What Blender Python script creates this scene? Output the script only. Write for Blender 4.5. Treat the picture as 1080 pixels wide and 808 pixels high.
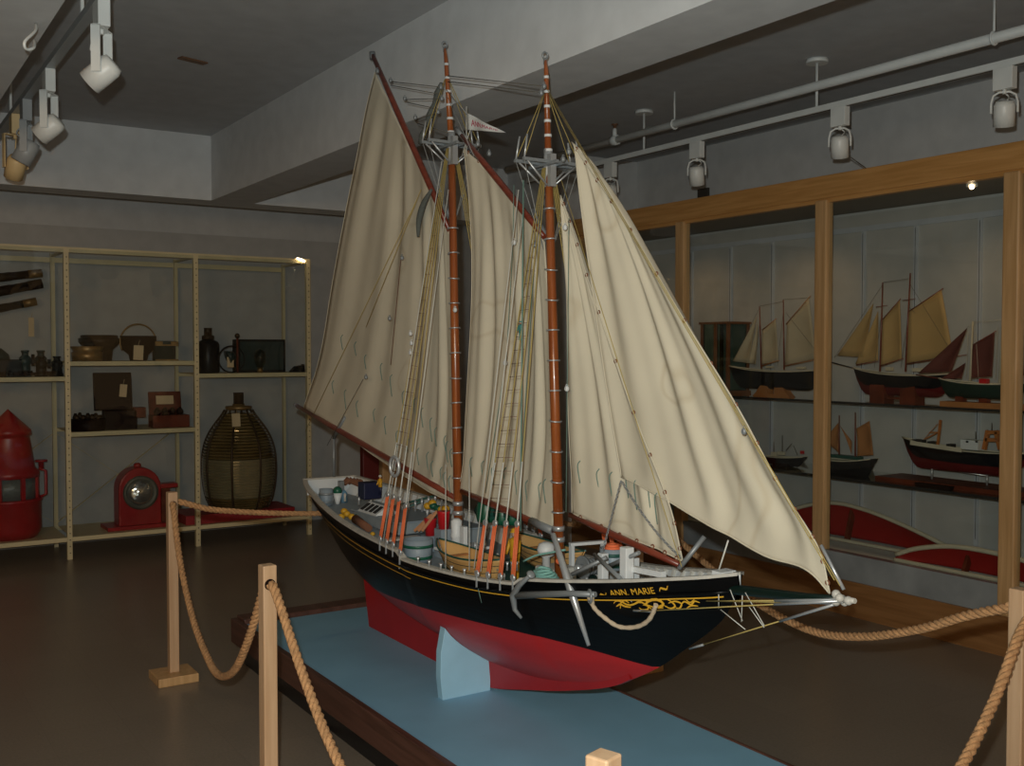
import bpy, bmesh, math, random
from math import sin, cos, tan, pi, radians, sqrt, atan2
from mathutils import Vector, Matrix
random.seed(7)
C = bpy.context.scene
for o in list(bpy.data.objects): bpy.data.objects.remove(o)

# ------------------------------------------------------------------ camera, world, flash, exposure
F_PX = 1090.0; YAW = radians(33.1); PITCH = radians(1.85); EYE = 1.6
cd = bpy.data.cameras.new('camera'); cam = bpy.data.objects.new('camera', cd); C.collection.objects.link(cam)
cd.sensor_width = 36; cd.lens = F_PX / 1080 * 36; cd.clip_start = .05
cam.location = (0, 0, EYE); cam.rotation_euler = (pi/2 - PITCH, 0, -YAW)
C.camera = cam
w = bpy.data.worlds.new('world'); C.world = w; w.use_nodes = True
w.node_tree.nodes['Background'].inputs[0].default_value = (1.0, .60, .27, 1)
w.node_tree.nodes['Background'].inputs[1].default_value = .33
C.view_settings.view_transform = 'Standard'; C.view_settings.look = 'None'
C.view_settings.gamma = 1; C.view_settings.use_curve_mapping = False
C.view_settings.exposure = 0
FW = Vector((sin(YAW)*cos(PITCH), cos(YAW)*cos(PITCH), -sin(PITCH))); RT = Vector((cos(YAW), -sin(YAW), 0)); UP = RT.cross(FW)
EYEV = Vector((0, 0, EYE))
def light(name, kind, loc, power, color, radius=.02, aim=None, size=None, blend=.5):
    l = bpy.data.lights.new(name, kind); l.energy = power; l.color = color
    if kind != 'AREA': l.shadow_soft_size = radius
    o = bpy.data.objects.new(name, l); C.collection.objects.link(o); o.location = loc
    if aim is not None: o.rotation_euler = (Vector(aim) - Vector(loc)).to_track_quat('-Z', 'Y').to_euler()
    if kind == 'SPOT': l.spot_size = size; l.spot_blend = blend
    if kind == 'AREA': l.size = size
    return o
fp = EYEV - RT*.05 + UP*.11
light('camera_flash', 'SPOT', fp, 280, (.93, 1.0, .97), .018, fp + FW + UP*.02, radians(115), .9)
light('gallery_ambience', 'AREA', (-3, -2.5, 2.9), 120, (1.0, .66, .36), aim=(2.5, 5, 1.6), size=2.0)

# ------------------------------------------------------------------ pixel -> point on a physical plane
def at(x, y, X=None, Y=None, Z=None):
    r = FW*F_PX + RT*(x-540) - UP*(y-404)
    if X is not None: t = X/r.x
    elif Y is not None: t = Y/r.y
    else: t = (Z-EYE)/r.z
    return EYEV + r*t

# ------------------------------------------------------------------ materials
def mat(name, col, rough=.6, metal=0, bump=0, bscale=60, var=0, vscale=8, emit=None, estr=1, spec=.5, stretch=(1,1,1), coat=0):
    m = bpy.data.materials.new(name); m.use_nodes = True; nt = m.node_tree; b = nt.nodes['Principled BSDF']
    b.inputs['Base Color'].default_value = (*col, 1); b.inputs['Roughness'].default_value = rough
    b.inputs['Metallic'].default_value = metal; b.inputs['Specular IOR Level'].default_value = spec
    b.inputs['Coat Weight'].default_value = coat
    tc = nt.nodes.new('ShaderNodeTexCoord'); mp = nt.nodes.new('ShaderNodeMapping'); mp.inputs['Scale'].default_value = stretch
    nt.links.new(tc.outputs['Object'], mp.inputs['Vector'])
    n = nt.nodes.new('ShaderNodeTexNoise'); n.inputs['Scale'].default_value = vscale; n.inputs['Detail'].default_value = 4
    nt.links.new(mp.outputs[0], n.inputs['Vector'])
    r = nt.nodes.new('ShaderNodeValToRGB'); v = var if var else .06
    r.color_ramp.elements[0].position = .3; r.color_ramp.elements[1].position = .7
    r.color_ramp.elements[0].color = (*[c*(1-v) for c in col], 1); r.color_ramp.elements[1].color = (*[min(1, c*(1+v)) for c in col], 1)
    nt.links.new(n.outputs['Fac'], r.inputs[0]); nt.links.new(r.outputs[0], b.inputs['Base Color'])
    if bump:
        n2 = nt.nodes.new('ShaderNodeTexNoise'); n2.inputs['Scale'].default_value = bscale; n2.inputs['Detail'].default_value = 3
        nt.links.new(mp.outputs[0], n2.inputs['Vector'])
        bp = nt.nodes.new('ShaderNodeBump'); bp.inputs['Strength'].default_value = bump; bp.inputs['Distance'].default_value = .01
        nt.links.new(n2.outputs['Fac'], bp.inputs['Height']); nt.links.new(bp.outputs[0], b.inputs['Normal'])
    if emit: b.inputs['Emission Color'].default_value = (*emit, 1); b.inputs['Emission Strength'].default_value = estr
    return m
def wood(name, c1, c2, axis=2, scale=3, rough=.45, dist=4, coat=0):
    m = bpy.data.materials.new(name); m.use_nodes = True; nt = m.node_tree; b = nt.nodes['Principled BSDF']
    tc = nt.nodes.new('ShaderNodeTexCoord'); mp = nt.nodes.new('ShaderNodeMapping')
    s = [14, 14, 14]; s[axis] = .8; mp.inputs['Scale'].default_value = s
    nt.links.new(tc.outputs['Object'], mp.inputs['Vector'])
    n = nt.nodes.new('ShaderNodeTexNoise'); n.inputs['Scale'].default_value = scale; n.inputs['Detail'].default_value = 5; n.inputs['Distortion'].default_value = .6
    nt.links.new(mp.outputs[0], n.inputs['Vector'])
    r = nt.nodes.new('ShaderNodeValToRGB'); r.color_ramp.elements[0].position = .35; r.color_ramp.elements[1].position = .65
    r.color_ramp.elements[0].color = (*c1, 1); r.color_ramp.elements[1].color = (*c2, 1)
    nt.links.new(n.outputs['Fac'], r.inputs[0]); nt.links.new(r.outputs[0], b.inputs['Base Color'])
    b.inputs['Roughness'].default_value = rough; b.inputs['Coat Weight'].default_value = coat
    return m
def glass(name, tint=(1,1,1), refl=.06, rough=.02, bump=0, bscale=2):
    m = bpy.data.materials.new(name); m.use_nodes = True; nt = m.node_tree; nt.nodes.remove(nt.nodes['Principled BSDF'])
    t = nt.nodes.new('ShaderNodeBsdfTransparent'); t.inputs[0].default_value = (*tint, 1)
    g = nt.nodes.new('ShaderNodeBsdfGlossy'); g.inputs['Roughness'].default_value = rough; g.inputs[0].default_value = (1,1,1,1)
    f = nt.nodes.new('ShaderNodeFresnel'); f.inputs[0].default_value = 1.45
    ge = nt.nodes.new('ShaderNodeNewGeometry'); io = nt.nodes.new('ShaderNodeMapRange'); io.inputs[3].default_value = 1.45; io.inputs[4].default_value = 1/1.45
    nt.links.new(ge.outputs['Backfacing'], io.inputs[0]); nt.links.new(io.outputs[0], f.inputs[0])
    mu = nt.nodes.new('ShaderNodeMath'); mu.operation = 'MULTIPLY'; mu.inputs[1].default_value = refl/.034
    mx = nt.nodes.new('ShaderNodeMixShader')
    nt.links.new(f.outputs[0], mu.inputs[0]); nt.links.new(mu.outputs[0], mx.inputs[0]); nt.links.new(t.outputs[0], mx.inputs[1]); nt.links.new(g.outputs[0], mx.inputs[2])
    nt.links.new(mx.outputs[0], nt.nodes['Material Output'].inputs[0])
    if bump:
        tc = nt.nodes.new('ShaderNodeTexCoord'); n = nt.nodes.new('ShaderNodeTexNoise'); n.inputs['Scale'].default_value = bscale
        nt.links.new(tc.outputs['Object'], n.inputs['Vector']); bp = nt.nodes.new('ShaderNodeBump'); bp.inputs['Strength'].default_value = bump; bp.inputs['Distance'].default_value = .3
        nt.links.new(n.outputs['Fac'], bp.inputs['Height']); nt.links.new(bp.outputs[0], g.inputs['Normal']); nt.links.new(bp.outputs[0], f.inputs['Normal'])
    return m
def M_(n, *a, **k): M[n] = mat(n, *a, **k)
M = {}
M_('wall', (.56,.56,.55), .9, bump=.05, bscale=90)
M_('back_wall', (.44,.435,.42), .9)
M_('ceiling', (.50,.51,.52), .9, bump=.08, bscale=120)
M_('beam', (.66,.67,.67), .9)
M_('case_back', (.46,.455,.44), .8)
M_('case_roof', (.28,.25,.21), .9)
M_('standard', (.50,.53,.58), .5)
M_('spar_green', (.004,.013,.010), .3)
M_('dark', (.012,.012,.012), .6)
M_('shelf_cream', (.66,.56,.33), .45)
M_('slot', (.05,.04,.03), .8)
M_('white_metal', (.72,.74,.72), .4)
M_('lamp_grey', (.34,.36,.37), .4)
M_('black', (.006,.0065,.008), .28, spec=.5)
M_('hull_black', (.0022,.0024,.0028), .35, spec=.22, bump=.10, bscale=25, stretch=(1,.15,3))
M_('hull_red', (.46,.014,.014), .4, bump=.05, bscale=20, stretch=(1,.2,2), var=.12)
M_('keel_red', (.38,.010,.012), .45)
M_('gold', (.72,.40,.03), .45)
M_('rail_white', (.48,.46,.41), .55, var=.12, vscale=30)
M_('deck_grey', (.27,.31,.33), .6, var=.1, vscale=20)
M_('grey_paint', (.25,.30,.34), .5)
M_('deck_green', (.012,.075,.058), .5)
M_('silver', (.50,.52,.53), .35, metal=.55)
M_('steel_grey', (.25,.27,.28), .45, metal=.3)
M_('white', (.66,.68,.68), .5)
M_('navy', (.008,.012,.045), .5)
M_('yellow', (.68,.36,.02), .5)
M_('bright_red', (.50,.015,.02), .35)
M_('green', (.01,.10,.055), .4)
M_('teal', (.05,.22,.20), .6)
M_('teal_rope', (.20,.42,.37), .8)
M_('orange', (.75,.16,.055), .7)
M_('dory_yellow', (.62,.36,.13), .55)
M_('dory_line', (.07,.06,.035), .6)
M_('log', (.20,.08,.04), .8)
M_('skin', (.55,.33,.22), .6)
M_('fender', (.52,.42,.30), .9, bump=.3, bscale=150)
M_('blue_cloth', (.12,.25,.36), .7)
M_('shroud_yellow', (.42,.32,.10), .8)
M_('line_grey', (.28,.29,.28), .7)
M_('line_white', (.60,.60,.55), .7)
M_('line_green', (.14,.24,.20), .7)
M_('line_dark', (.10,.09,.07), .8)
M_('line_brown', (.16,.07,.05), .8)
M_('olive', (.10,.11,.10), .9, bump=.5, bscale=80)
M_('pennant', (.72,.74,.72), .7)
M_('crimson', (.45,.02,.07), .6)
M_('platform_blue', (.23,.46,.62), .55, var=.08, vscale=3)
M_('cradle_blue', (.33,.58,.74), .5)
M_('rope', (.50,.27,.12), .9, bump=.5, bscale=200, var=.25, vscale=60)
M_('glass_green', (.05,.10,.09), .15)
M_('lantern_red', (.36,.012,.014), .35, var=.12, vscale=12)
M_('lantern_glass', (.13,.15,.14), .25, bump=.6, bscale=40)
M_('brass', (.28,.17,.06), .4, metal=.5, var=.3, vscale=20)
M_('dark_brass', (.055,.034,.018), .45, spec=.2, metal=.3, var=.3, vscale=25)
M_('dark_brown', (.012,.005,.0035), .55, spec=.12)
M_('red_brown', (.13,.028,.013), .45, spec=.2, var=.35, vscale=12)
M_('tag', (.66,.50,.30), .8)
M_('black_box', (.006,.007,.0075), .35, spec=.15)
M_('dim_teal', (.022,.042,.040), .3, spec=.25)
M_('lens_glass', (.24,.17,.065), .16, metal=.35, var=.35, vscale=6, coat=.5)
M_('lens_clear', (.30,.26,.15), .10, metal=.4, coat=.6)
M_('reflector', (.55,.56,.55), .12, metal=.9, bump=.8, bscale=14)
M_('rim_grey', (.12,.115,.09), .5, metal=.3)
M_('red_board', (.38,.014,.02), .5)
M_('warm_lamp', (.75,.55,.28), .5)
M_('bulb', (1,.8,.5), .5, emit=(1,.50,.20), estr=60)
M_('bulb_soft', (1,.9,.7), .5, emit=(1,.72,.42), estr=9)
M_('tan_sail', (.46,.30,.12), .85)
M_('beige_sail', (.50,.42,.29), .85)
M_('brown_sail', (.36,.15,.045), .85)
M_('maroon_sail', (.115,.028,.02), .85)
M_('model_black', (.008,.009,.011), .4)
M_('model_red', (.12,.012,.012), .4)
M_('model_green', (.02,.04,.03), .4)
M_('cream', (.55,.50,.38), .6)
M_('shell_red', (.30,.014,.012), .5)
M_('tan_wood', (.40,.16,.05), .5)
M_('orange_paint', (.42,.14,.03), .5)
M_('ledge_grey', (.26,.28,.285), .15, var=.25, vscale=3)
M_('stain', (.40,.32,.22), .9)
M_('sprinkler_brass', (.25,.13,.07), .4, metal=.5)
M['birch'] = wood('birch', (.48,.28,.115), (.60,.37,.175), 2)
M['birch_y'] = wood('birch_y', (.48,.24,.07), (.60,.32,.11), 1)
M['birch_pale'] = wood('birch_pale', (.49,.30,.165), (.58,.38,.225), 2)
M['plinth_wood'] = wood('plinth_wood', (.23,.105,.035), (.31,.15,.055), 1, rough=.35)
M['dark_wood'] = wood('dark_wood', (.075,.032,.021), (.12,.052,.036), 1, rough=.4)
M['mast_wood'] = wood('mast_wood', (.21,.050,.012), (.34,.098,.024), 2, rough=.28, coat=.5)
M['spar_wood'] = wood('spar_wood', (.15,.026,.013), (.22,.045,.022), 1, rough=.35, coat=.4)
M['case_wood'] = wood('case_wood', (.14,.05,.02), (.20,.08,.03), 2)
M['case_glass'] = glass('case_glass', (.94,.96,.95), .028)
M['sheet_glass'] = glass('sheet_glass', (.93,.95,.95), .017, .03, bump=.10, bscale=1.6)
M['shelf_glass'] = glass('shelf_glass', (.55,.66,.62), .05)
def sail_mat():
    m = mat('sailcloth', (.60,.545,.42), .9, var=.05, vscale=4); nt = m.node_tree; b = nt.nodes['Principled BSDF']
    tc = nt.nodes.new('ShaderNodeTexCoord')
    base = [l.from_socket for l in nt.links if l.to_socket == b.inputs['Base Color']][0]
    def mixc(prev, fac, col):
        x = nt.nodes.new('ShaderNodeMix'); x.data_type = 'RGBA'; nt.links.new(fac, x.inputs['Factor']); nt.links.new(prev, x.inputs[6]); x.inputs[7].default_value = (*col, 1); return x.outputs[2]
    n = nt.nodes.new('ShaderNodeTexNoise'); n.inputs['Scale'].default_value = 2.3; n.inputs['Detail'].default_value = 1; nt.links.new(tc.outputs['Object'], n.inputs['Vector'])
    r = nt.nodes.new('ShaderNodeValToRGB'); e = r.color_ramp.elements; e[0].position = .60; e[0].color = (0,0,0,1); e[1].position = .62; e[1].color = (.35,.35,.35,1); x = e.new(.635); x.color = (0,0,0,1)
    nt.links.new(n.outputs['Fac'], r.inputs[0]); out = mixc(base, r.outputs[0], (.42,.33,.20))
    nt.links.new(out, b.inputs['Base Color'])
    wv = nt.nodes.new('ShaderNodeTexNoise'); wv.inputs['Scale'].default_value = 500; nt.links.new(tc.outputs['Object'], wv.inputs['Vector'])
    bp = nt.nodes.new('ShaderNodeBump'); bp.inputs['Strength'].default_value = .15; bp.inputs['Distance'].default_value = .002; nt.links.new(wv.outputs['Fac'], bp.inputs['Height']); nt.links.new(bp.outputs[0], b.inputs['Normal'])
    return m
M['sail'] = sail_mat()
def floor_mat():
    m = mat('floor_vinyl', (.235,.190,.146), .30, var=.10, vscale=90, spec=.45); nt = m.node_tree; b = nt.nodes['Principled BSDF']
    base = [l.from_socket for l in nt.links if l.to_socket == b.inputs['Base Color']][0]
    tc = nt.nodes.new('ShaderNodeTexCoord'); br = nt.nodes.new('ShaderNodeTexBrick'); br.offset = 0
    br.inputs['Scale'].default_value = 1; br.inputs['Brick Width'].default_value = .305; br.inputs['Row Height'].default_value = .305; br.inputs['Mortar Size'].default_value = .0012
    br.inputs['Color1'].default_value = (1,1,1,1); br.inputs['Color2'].default_value = (.93,.93,.93,1); br.inputs['Mortar'].default_value = (.8,.8,.8,1)
    nt.links.new(tc.outputs['Object'], br.inputs['Vector'])
    x = nt.nodes.new('ShaderNodeMix'); x.data_type = 'RGBA'; x.blend_type = 'MULTIPLY'; x.inputs['Factor'].default_value = 1
    nt.links.new(base, x.inputs[6]); nt.links.new(br.outputs['Color'], x.inputs[7]); nt.links.new(x.outputs[2], b.inputs['Base Color'])
    return m
M['floor'] = floor_mat()

# ------------------------------------------------------------------ mesh builder
def org(o):
    v = Vector((0,0,0))
    while o is not None: v += o.location; o = o.parent
    return v
class MB:
    def __init__(s): s.v = []; s.f = []; s.sm = []; s.mi = []; s.cm = 0
    def add(s, vs, fs, smooth=False):
        n = len(s.v); s.v += [Vector(v) for v in vs]
        for f in fs: s.f.append([i+n for i in f]); s.sm.append(smooth); s.mi.append(s.cm)
        return s
    def box(s, c, d, rot=None):
        c = Vector(c); vs = []
        for z in (-.5,.5):
            for x, y in ((-.5,-.5),(.5,-.5),(.5,.5),(-.5,.5)):
                p = Vector((x*d[0], y*d[1], z*d[2])); vs.append(c + (rot @ p if rot else p))
        return s.add(vs, [(3,2,1,0),(4,5,6,7),(0,1,5,4),(1,2,6,5),(2,3,7,6),(3,0,4,7)])
    def bb(s, x0, x1, y0, y1, z0, z1): return s.box(((x0+x1)/2,(y0+y1)/2,(z0+z1)/2), (abs(x1-x0),abs(y1-y0),abs(z1-z0)))
    def bar(s, p, q, w_, h_):
        p = Vector(p); q = Vector(q); d = q-p
        return s.box((p+q)/2, (w_, h_, d.length), d.to_track_quat('Z','Y').to_matrix())
    def tube(s, pts, r, n=8, closed=False, caps=True):
        pts = [Vector(p) for p in pts]; k = len(pts); rr = r if isinstance(r, (list,tuple)) else [r]*k
        vs = []; fs = []; prev = None
        for i, p in enumerate(pts):
            a = pts[(i-1) % k] if (i or closed) else pts[0]; b = pts[(i+1) % k] if (i < k-1 or closed) else pts[-1]
            t = (b-a).normalized() if (b-a).length > 1e-9 else Vector((0,0,1))
            if prev is None:
                u = t.cross(Vector((0,0,1)));
                if u.length < .1: u = t.cross(Vector((0,1,0)))
                u.normalize()
            else:
                u = prev - t*prev.dot(t); u.normalize()
            prev = u; vv = t.cross(u)
            for j in range(n):
                an = 2*pi*j/n; vs.append(p + (u*cos(an) + vv*sin(an))*rr[i])
        m = k if closed else k-1
        for i in range(m):
            for j in range(n):
                a = i*n+j; b = i*n+(j+1) % n; c = ((i+1) % k)*n+(j+1) % n; d = ((i+1) % k)*n+j; fs.append((a,b,c,d))
        s.add(vs, fs, True)
        if caps and not closed:
            nn = len(s.v)-len(vs); s.f.append([nn+j for j in reversed(range(n))]); s.f.append([nn+(k-1)*n+j for j in range(n)]); s.sm += [False]*2; s.mi += [s.cm]*2
        return s
    def lathe(s, prof, c, n=24, rot=None, smooth=True, sx=1, sy=1):
        c = Vector(c); vs = []; fs = []
        for r, z in prof:
            for j in range(n):
                a = 2*pi*j/n; p = Vector((max(r,1e-4)*cos(a)*sx, max(r,1e-4)*sin(a)*sy, z)); vs.append(c + (rot @ p if rot else p))
        for i in range(len(prof)-1):
            for j in range(n): fs.append((i*n+j, i*n+(j+1) % n, (i+1)*n+(j+1) % n, (i+1)*n+j))
        s.add(vs, fs, smooth)
        nn = len(s.v)-len(vs); s.f.append([nn+j for j in reversed(range(n))]); s.f.append([nn+(len(prof)-1)*n+j for j in range(n)]); s.sm += [False]*2; s.mi += [s.cm]*2
        return s
    def ball(s, c, r, n=12, sz=1, rot=None):
        return s.lathe([(r*sin(pi*i/8), -r*cos(pi*i/8)*sz) for i in range(9)], c, n, rot)
    def ring(s, c, R, r, rot=None, n=20, m=6, sx=1, sy=1):
        c = Vector(c); pts = []
        for i in range(n):
            a = 2*pi*i/n; p = Vector((R*cos(a)*sx, R*sin(a)*sy, 0)); pts.append(c + (rot @ p if rot else p))
        return s.tube(pts, r, m, closed=True)
    def prism(s, poly, axis, a, b):
        n = len(poly)
        def mk(p, t):
            if axis == 'x': return (t, p[0], p[1])
            if axis == 'y': return (p[0], t, p[1])
            return (p[0], p[1], t)
        vs = [mk(p, a) for p in poly] + [mk(p, b) for p in poly]
        fs = [list(range(n))[::-1], [n+i for i in range(n)]] + [(i, (i+1) % n, n+(i+1) % n, n+i) for i in range(n)]
        return s.add(vs, fs)
    def grid(s, fn, nu, nv, smooth=True):
        vs = [fn(i/nu, j/nv) for j in range(nv+1) for i in range(nu+1)]
        fs = [(j*(nu+1)+i, j*(nu+1)+i+1, (j+1)*(nu+1)+i+1, (j+1)*(nu+1)+i) for j in range(nv) for i in range(nu)]
        return s.add(vs, fs, smooth)
    def build(s, name, mats, parent=None, label=None, solid=0, bevel=0, fix=True):
        me = bpy.data.meshes.new(name); o0 = org(parent); c0 = Vector((0,0,0))
        if parent is None and s.v:
            xs = [v.x for v in s.v]; ys = [v.y for v in s.v]; zs = [v.z for v in s.v]
            c0 = Vector(((min(xs)+max(xs))/2, (min(ys)+max(ys))/2, min(zs)))
        me.from_pydata([v-o0-c0 for v in s.v], [], s.f)
        if not isinstance(mats, (list,tuple)): mats = [mats]
        for m in mats: me.materials.append(M[m] if isinstance(m, str) else m)
        me.polygons.foreach_set('use_smooth', s.sm); me.polygons.foreach_set('material_index', s.mi)
        if fix:
            bm = bmesh.new(); bm.from_mesh(me); bmesh.ops.recalc_face_normals(bm, faces=bm.faces); bm.to_mesh(me); bm.free()
        me.update()
        o = bpy.data.objects.new(name, me); C.collection.objects.link(o); o.location = c0
        if parent is not None: o.parent = parent
        if label: o['label'] = label
        if solid: md = o.modifiers.new('solid','SOLIDIFY'); md.thickness = solid; md.offset = 0
        if bevel: md = o.modifiers.new('bevel','BEVEL'); md.width = bevel; md.segments = 2; md.limit_method = 'ANGLE'
        return o
def thing(name, label, cat, loc, group=None):
    o = bpy.data.objects.new(name, None); C.collection.objects.link(o); o.location = loc; o.empty_display_size = .1
    o['label'] = label; o['category'] = cat
    if group: o['group'] = group
    return o
def tag(o, label, cat, group=None):
    o['label'] = label; o['category'] = cat
    if group: o['group'] = group
    return o
def struct(name, mb, m, parent=None, **k):
    o = mb.build(name, m, parent, **k)
    if parent is None: o['kind'] = 'structure'
    return o
def copy_tree(o, parent=None):
    c = o.copy(); C.collection.objects.link(c); c.parent = parent
    for ch in list(o.children): copy_tree(ch, c)
    return c
def RX(a): return Matrix.Rotation(a, 3, 'X')
def RY(a): return Matrix.Rotation(a, 3, 'Y')
def RZ(a): return Matrix.Rotation(a, 3, 'Z')
def interp(tb, x):
    tb = sorted(tb)
    if x <= tb[0][0]: return tb[0][1]
    if x >= tb[-1][0]: return tb[-1][1]
    for i in range(len(tb)-1):
        if tb[i][0] <= x <= tb[i+1][0]:
            x0,y0 = tb[i]; x1,y1 = tb[i+1]; h = x1-x0; t = (x-x0)/h
            m0 = (y1-tb[i-1][1])/(x1-tb[i-1][0]) if i > 0 else (y1-y0)/h
            m1 = (tb[i+2][1]-y0)/(tb[i+2][0]-x0) if i < len(tb)-2 else (y1-y0)/h
            return (2*t**3-3*t*t+1)*y0 + (t**3-2*t*t+t)*h*m0 + (3*t*t-2*t**3)*y1 + (t**3-t*t)*h*m1
def poly_at(pts, t):            # point at fraction t along a polyline of Vectors (by index, smooth)
    n = len(pts)-1; k = t*n; tbs = [[(i, p[j]) for i, p in enumerate(pts)] for j in range(3)]
    return Vector([interp(tb, k) for tb in tbs])
def curve(pts, n=24):
    pts = [Vector(p) for p in pts]; return [poly_at(pts, i/n) for i in range(n+1)]
def sag(p, q, s, n=14):
    p = Vector(p); q = Vector(q); return [p.lerp(q, i/n) - Vector((0,0,4*s*(i/n)*(1-i/n))) for i in range(n+1)]

# ------------------------------------------------------------------ the room
CEIL = 3.2; WX = 5.75; WY = 9.15
struct('floor', MB().bb(-5, 7, -5, 10, -.1, 0), 'floor')
struct('ceiling', MB().bb(-5, 7, -5, 10, CEIL, CEIL+.1), 'ceiling')
struct('wall_back', MB().bb(-5, 7, WY, WY+.15, 0, CEIL), 'wall')
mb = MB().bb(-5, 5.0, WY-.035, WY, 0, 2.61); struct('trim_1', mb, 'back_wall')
struct('wall_right', MB().bb(WX, WX+.15, -5, WY, 0, CEIL), 'wall')
struct('wall_left', MB().bb(-4.1, -3.95, -5, WY, 0, CEIL), 'wall')
struct('wall_corner', MB().bb(5.02, WX, 6.86, WY, 0, CEIL), 'wall')
struct('trim_2', MB().bb(2.37, 2.70, -5, 7.77, 2.72, CEIL), 'beam')
struct('trim_3', MB().bb(-4, WX, 7.77, 8.05, 2.72, CEIL), 'beam')
struct('trim_4', MB().bb(.29, .63, -5, 7.77, 2.72, CEIL), 'beam')

# ------------------------------------------------------------------ display case along the right wall
CX = 5.08
case = thing('display_cabinet', 'long birch framed display cabinet with glass front built along the right wall', 'cabinet', (5.4, 4.2, 0))
ys = [1.88, 3.07, 4.30, 5.57, 6.80]
MB().bb(CX-.01, CX+.06, ys[0]-.4, 6.86, 2.525, 2.665).build('header', 'birch_y', case, bevel=.004)
MB().bb(CX+.0, CX+.05, ys[0]-.4, 6.86, 2.50, 2.525).build('header_trim', 'birch_y', case)
for y in ys: MB().bb(CX-.02, CX+.045, y-.045, y+.045, .21, 2.515).build('post', 'birch', case, bevel=.008)
MB().bb(CX-.02, CX+.05, ys[0]-.4, 6.86, .0, .21).build('plinth', 'plinth_wood', case)
MB().bb(CX-.005, CX+.05, ys[0]-.4, 6.86, .21, .345).build('kick_panel', 'ledge_grey', case)
MB().bb(CX-.012, CX+.05, ys[0]-.4, 6.86, .345, .37).build('sill', 'ledge_grey', case)
MB().bb(CX+.05, WX-.001, ys[0]-.4, 6.86, .30, .355).build('floor_board', 'white', case)
MB().bb(CX+.05, WX-.001, ys[0]-.4, 6.86, 2.52, 2.56).build('roof_board', 'case_roof', case)
for i in range(len(ys)-1): MB().bb(CX+.008, CX+.014, ys[i]+.045, ys[i+1]-.045, .37, 2.51).build('glass_pane', 'case_glass', case)
MB().bb(WX-.018, WX-.001, ys[0]-.4, 6.86, .36, 2.50).build('back_panel', 'case_back', case)
m_ = MB().bb(WX-.03, WX-.018, ys[0]-.4, 6.86, 2.385, 2.42); m_.build('hang_rail', 'standard', case)
for y in (6.15, 5.72, 5.30, 4.88, 4.50, 4.10, 3.66, 3.24, 2.7):
    o = MB().bb(WX-.036, WX-.018, y-.012, y+.012, .42, 2.385).build('slotted_standard', 'standard', case)
    q = MB()
    q.bb(WX-.0375, WX-.0362, y-.0015, y+.0015, .46, 2.37); q.build('slot_groove', 'slot', o)
SH1, SH2 = 1.275, .80
MB().bb(5.24, WX-.04, ys[0]-.3, 6.8, SH1-.008, SH1).build('glass_shelf', 'shelf_glass', case, label='upper glass shelf with dark edge')
MB().bb(5.235, 5.24, ys[0]-.3, 6.8, SH1-.012, SH1+.002).build('shelf_edge', 'dark', case)
MB().bb(5.24, WX-.04, ys[0]-.3, 6.8, SH2-.008, SH2).build('glass_shelf', 'shelf_glass', case, label='lower glass shelf with dark edge')
MB().bb(5.235, 5.24, ys[0]-.3, 6.8, SH2-.014, SH2+.002).build('shelf_edge', 'dark', case)
pk = MB().lathe([(.03,0),(.03,.02)], at(1025,197,Z=2.49), 16)
o = pk.build('puck_lamp', 'white_metal', case)
MB().ball(at(1025,197,Z=2.485), .014).build('bulb', 'bulb_soft', o)
for y in (2.6, 3.4, 4.9, 6.0): light('cabinet_lamp', 'SPOT', (5.18, y, 2.47), 3.2, (1,.62,.30), .02, (5.6, y, .8), radians(130), .8)

# ------------------------------------------------------------------ small model ships in the case
def mini(name, label, X, bow, stern, keel_y, hullm, botm, beam=.12, wl=.45, bulge=1, cat='model ship'):
    """bow, stern = deck pixels; keel_y = pixel height of the bottom under mid hull"""
    b = at(*bow, X=X); s_ = at(*stern, X=X); mid = at((bow[0]+stern[0])/2, keel_y, X=X)
    root = thing(name, label, cat, (X, (b.y+s_.y)/2, mid.z)); L = b.y-s_.y
    zb0 = mid.z
    def sh(t): return b.z*(1-t)+s_.z*t - .16*(b.z-zb0)*4*t*(1-t)
    def hb(t): return beam/2*min(1, max(.02, sin(pi*min(t*1.15+.02, .5)) if t < .5 else 1-.45*((t-.5)/.5)**3))
    def zbm(t): return zb0 + (sh(t)-zb0)*( (max(0,(.16-t)/.16))**2 + .75*(max(0,(t-.84)/.16))**1.5)
    h = MB()
    for side in (-1, 1):
        for lo, hi, ci in ((0, wl, 1), (wl, 1, 0)):
            h.cm = ci
            def fn(u, v, side=side, lo=lo, hi=hi):
                t = u; s0 = lo+(hi-lo)*v; zb = zbm(t); z = zb+(sh(t)-zb)*s0; e = .35+.9*abs(.55-t)
                return (X+side*hb(t)*s0**e, b.y - t*L + (0 if t > .05 else s0*.0), z)
            h.grid(fn, 24, 6)
    h.cm = 2; h.grid(lambda u, v: (X+(v*2-1)*hb(u)*.99, b.y-u*L, sh(u)-.006), 24, 1)
    h.cm = 0; h.grid(lambda u, v: (X+(u*2-1)*hb(1)*v**.5, b.y-L, zbm(1)+(sh(1)-zbm(1))*v), 8, 6)
    h.build('hull', [hullm, botm, 'cream'], root)
    r = MB()
    for side in (-1,1): r.tube([(X+side*hb(i/20), b.y-L*i/20, sh(i/20)) for i in range(21)], .004, 5)
    r.build('rail', 'cream', root)
    return root, sh, hb
def mini_spar(root, X, p, q, r=.005, m='spar_wood', name='mast', dx=0):
    return MB().tube([at(*p, X=X)+Vector((dx,0,0)), at(*q, X=X)+Vector((dx,0,0))], [r, r*.6], 6).build(name, m, root)
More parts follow.
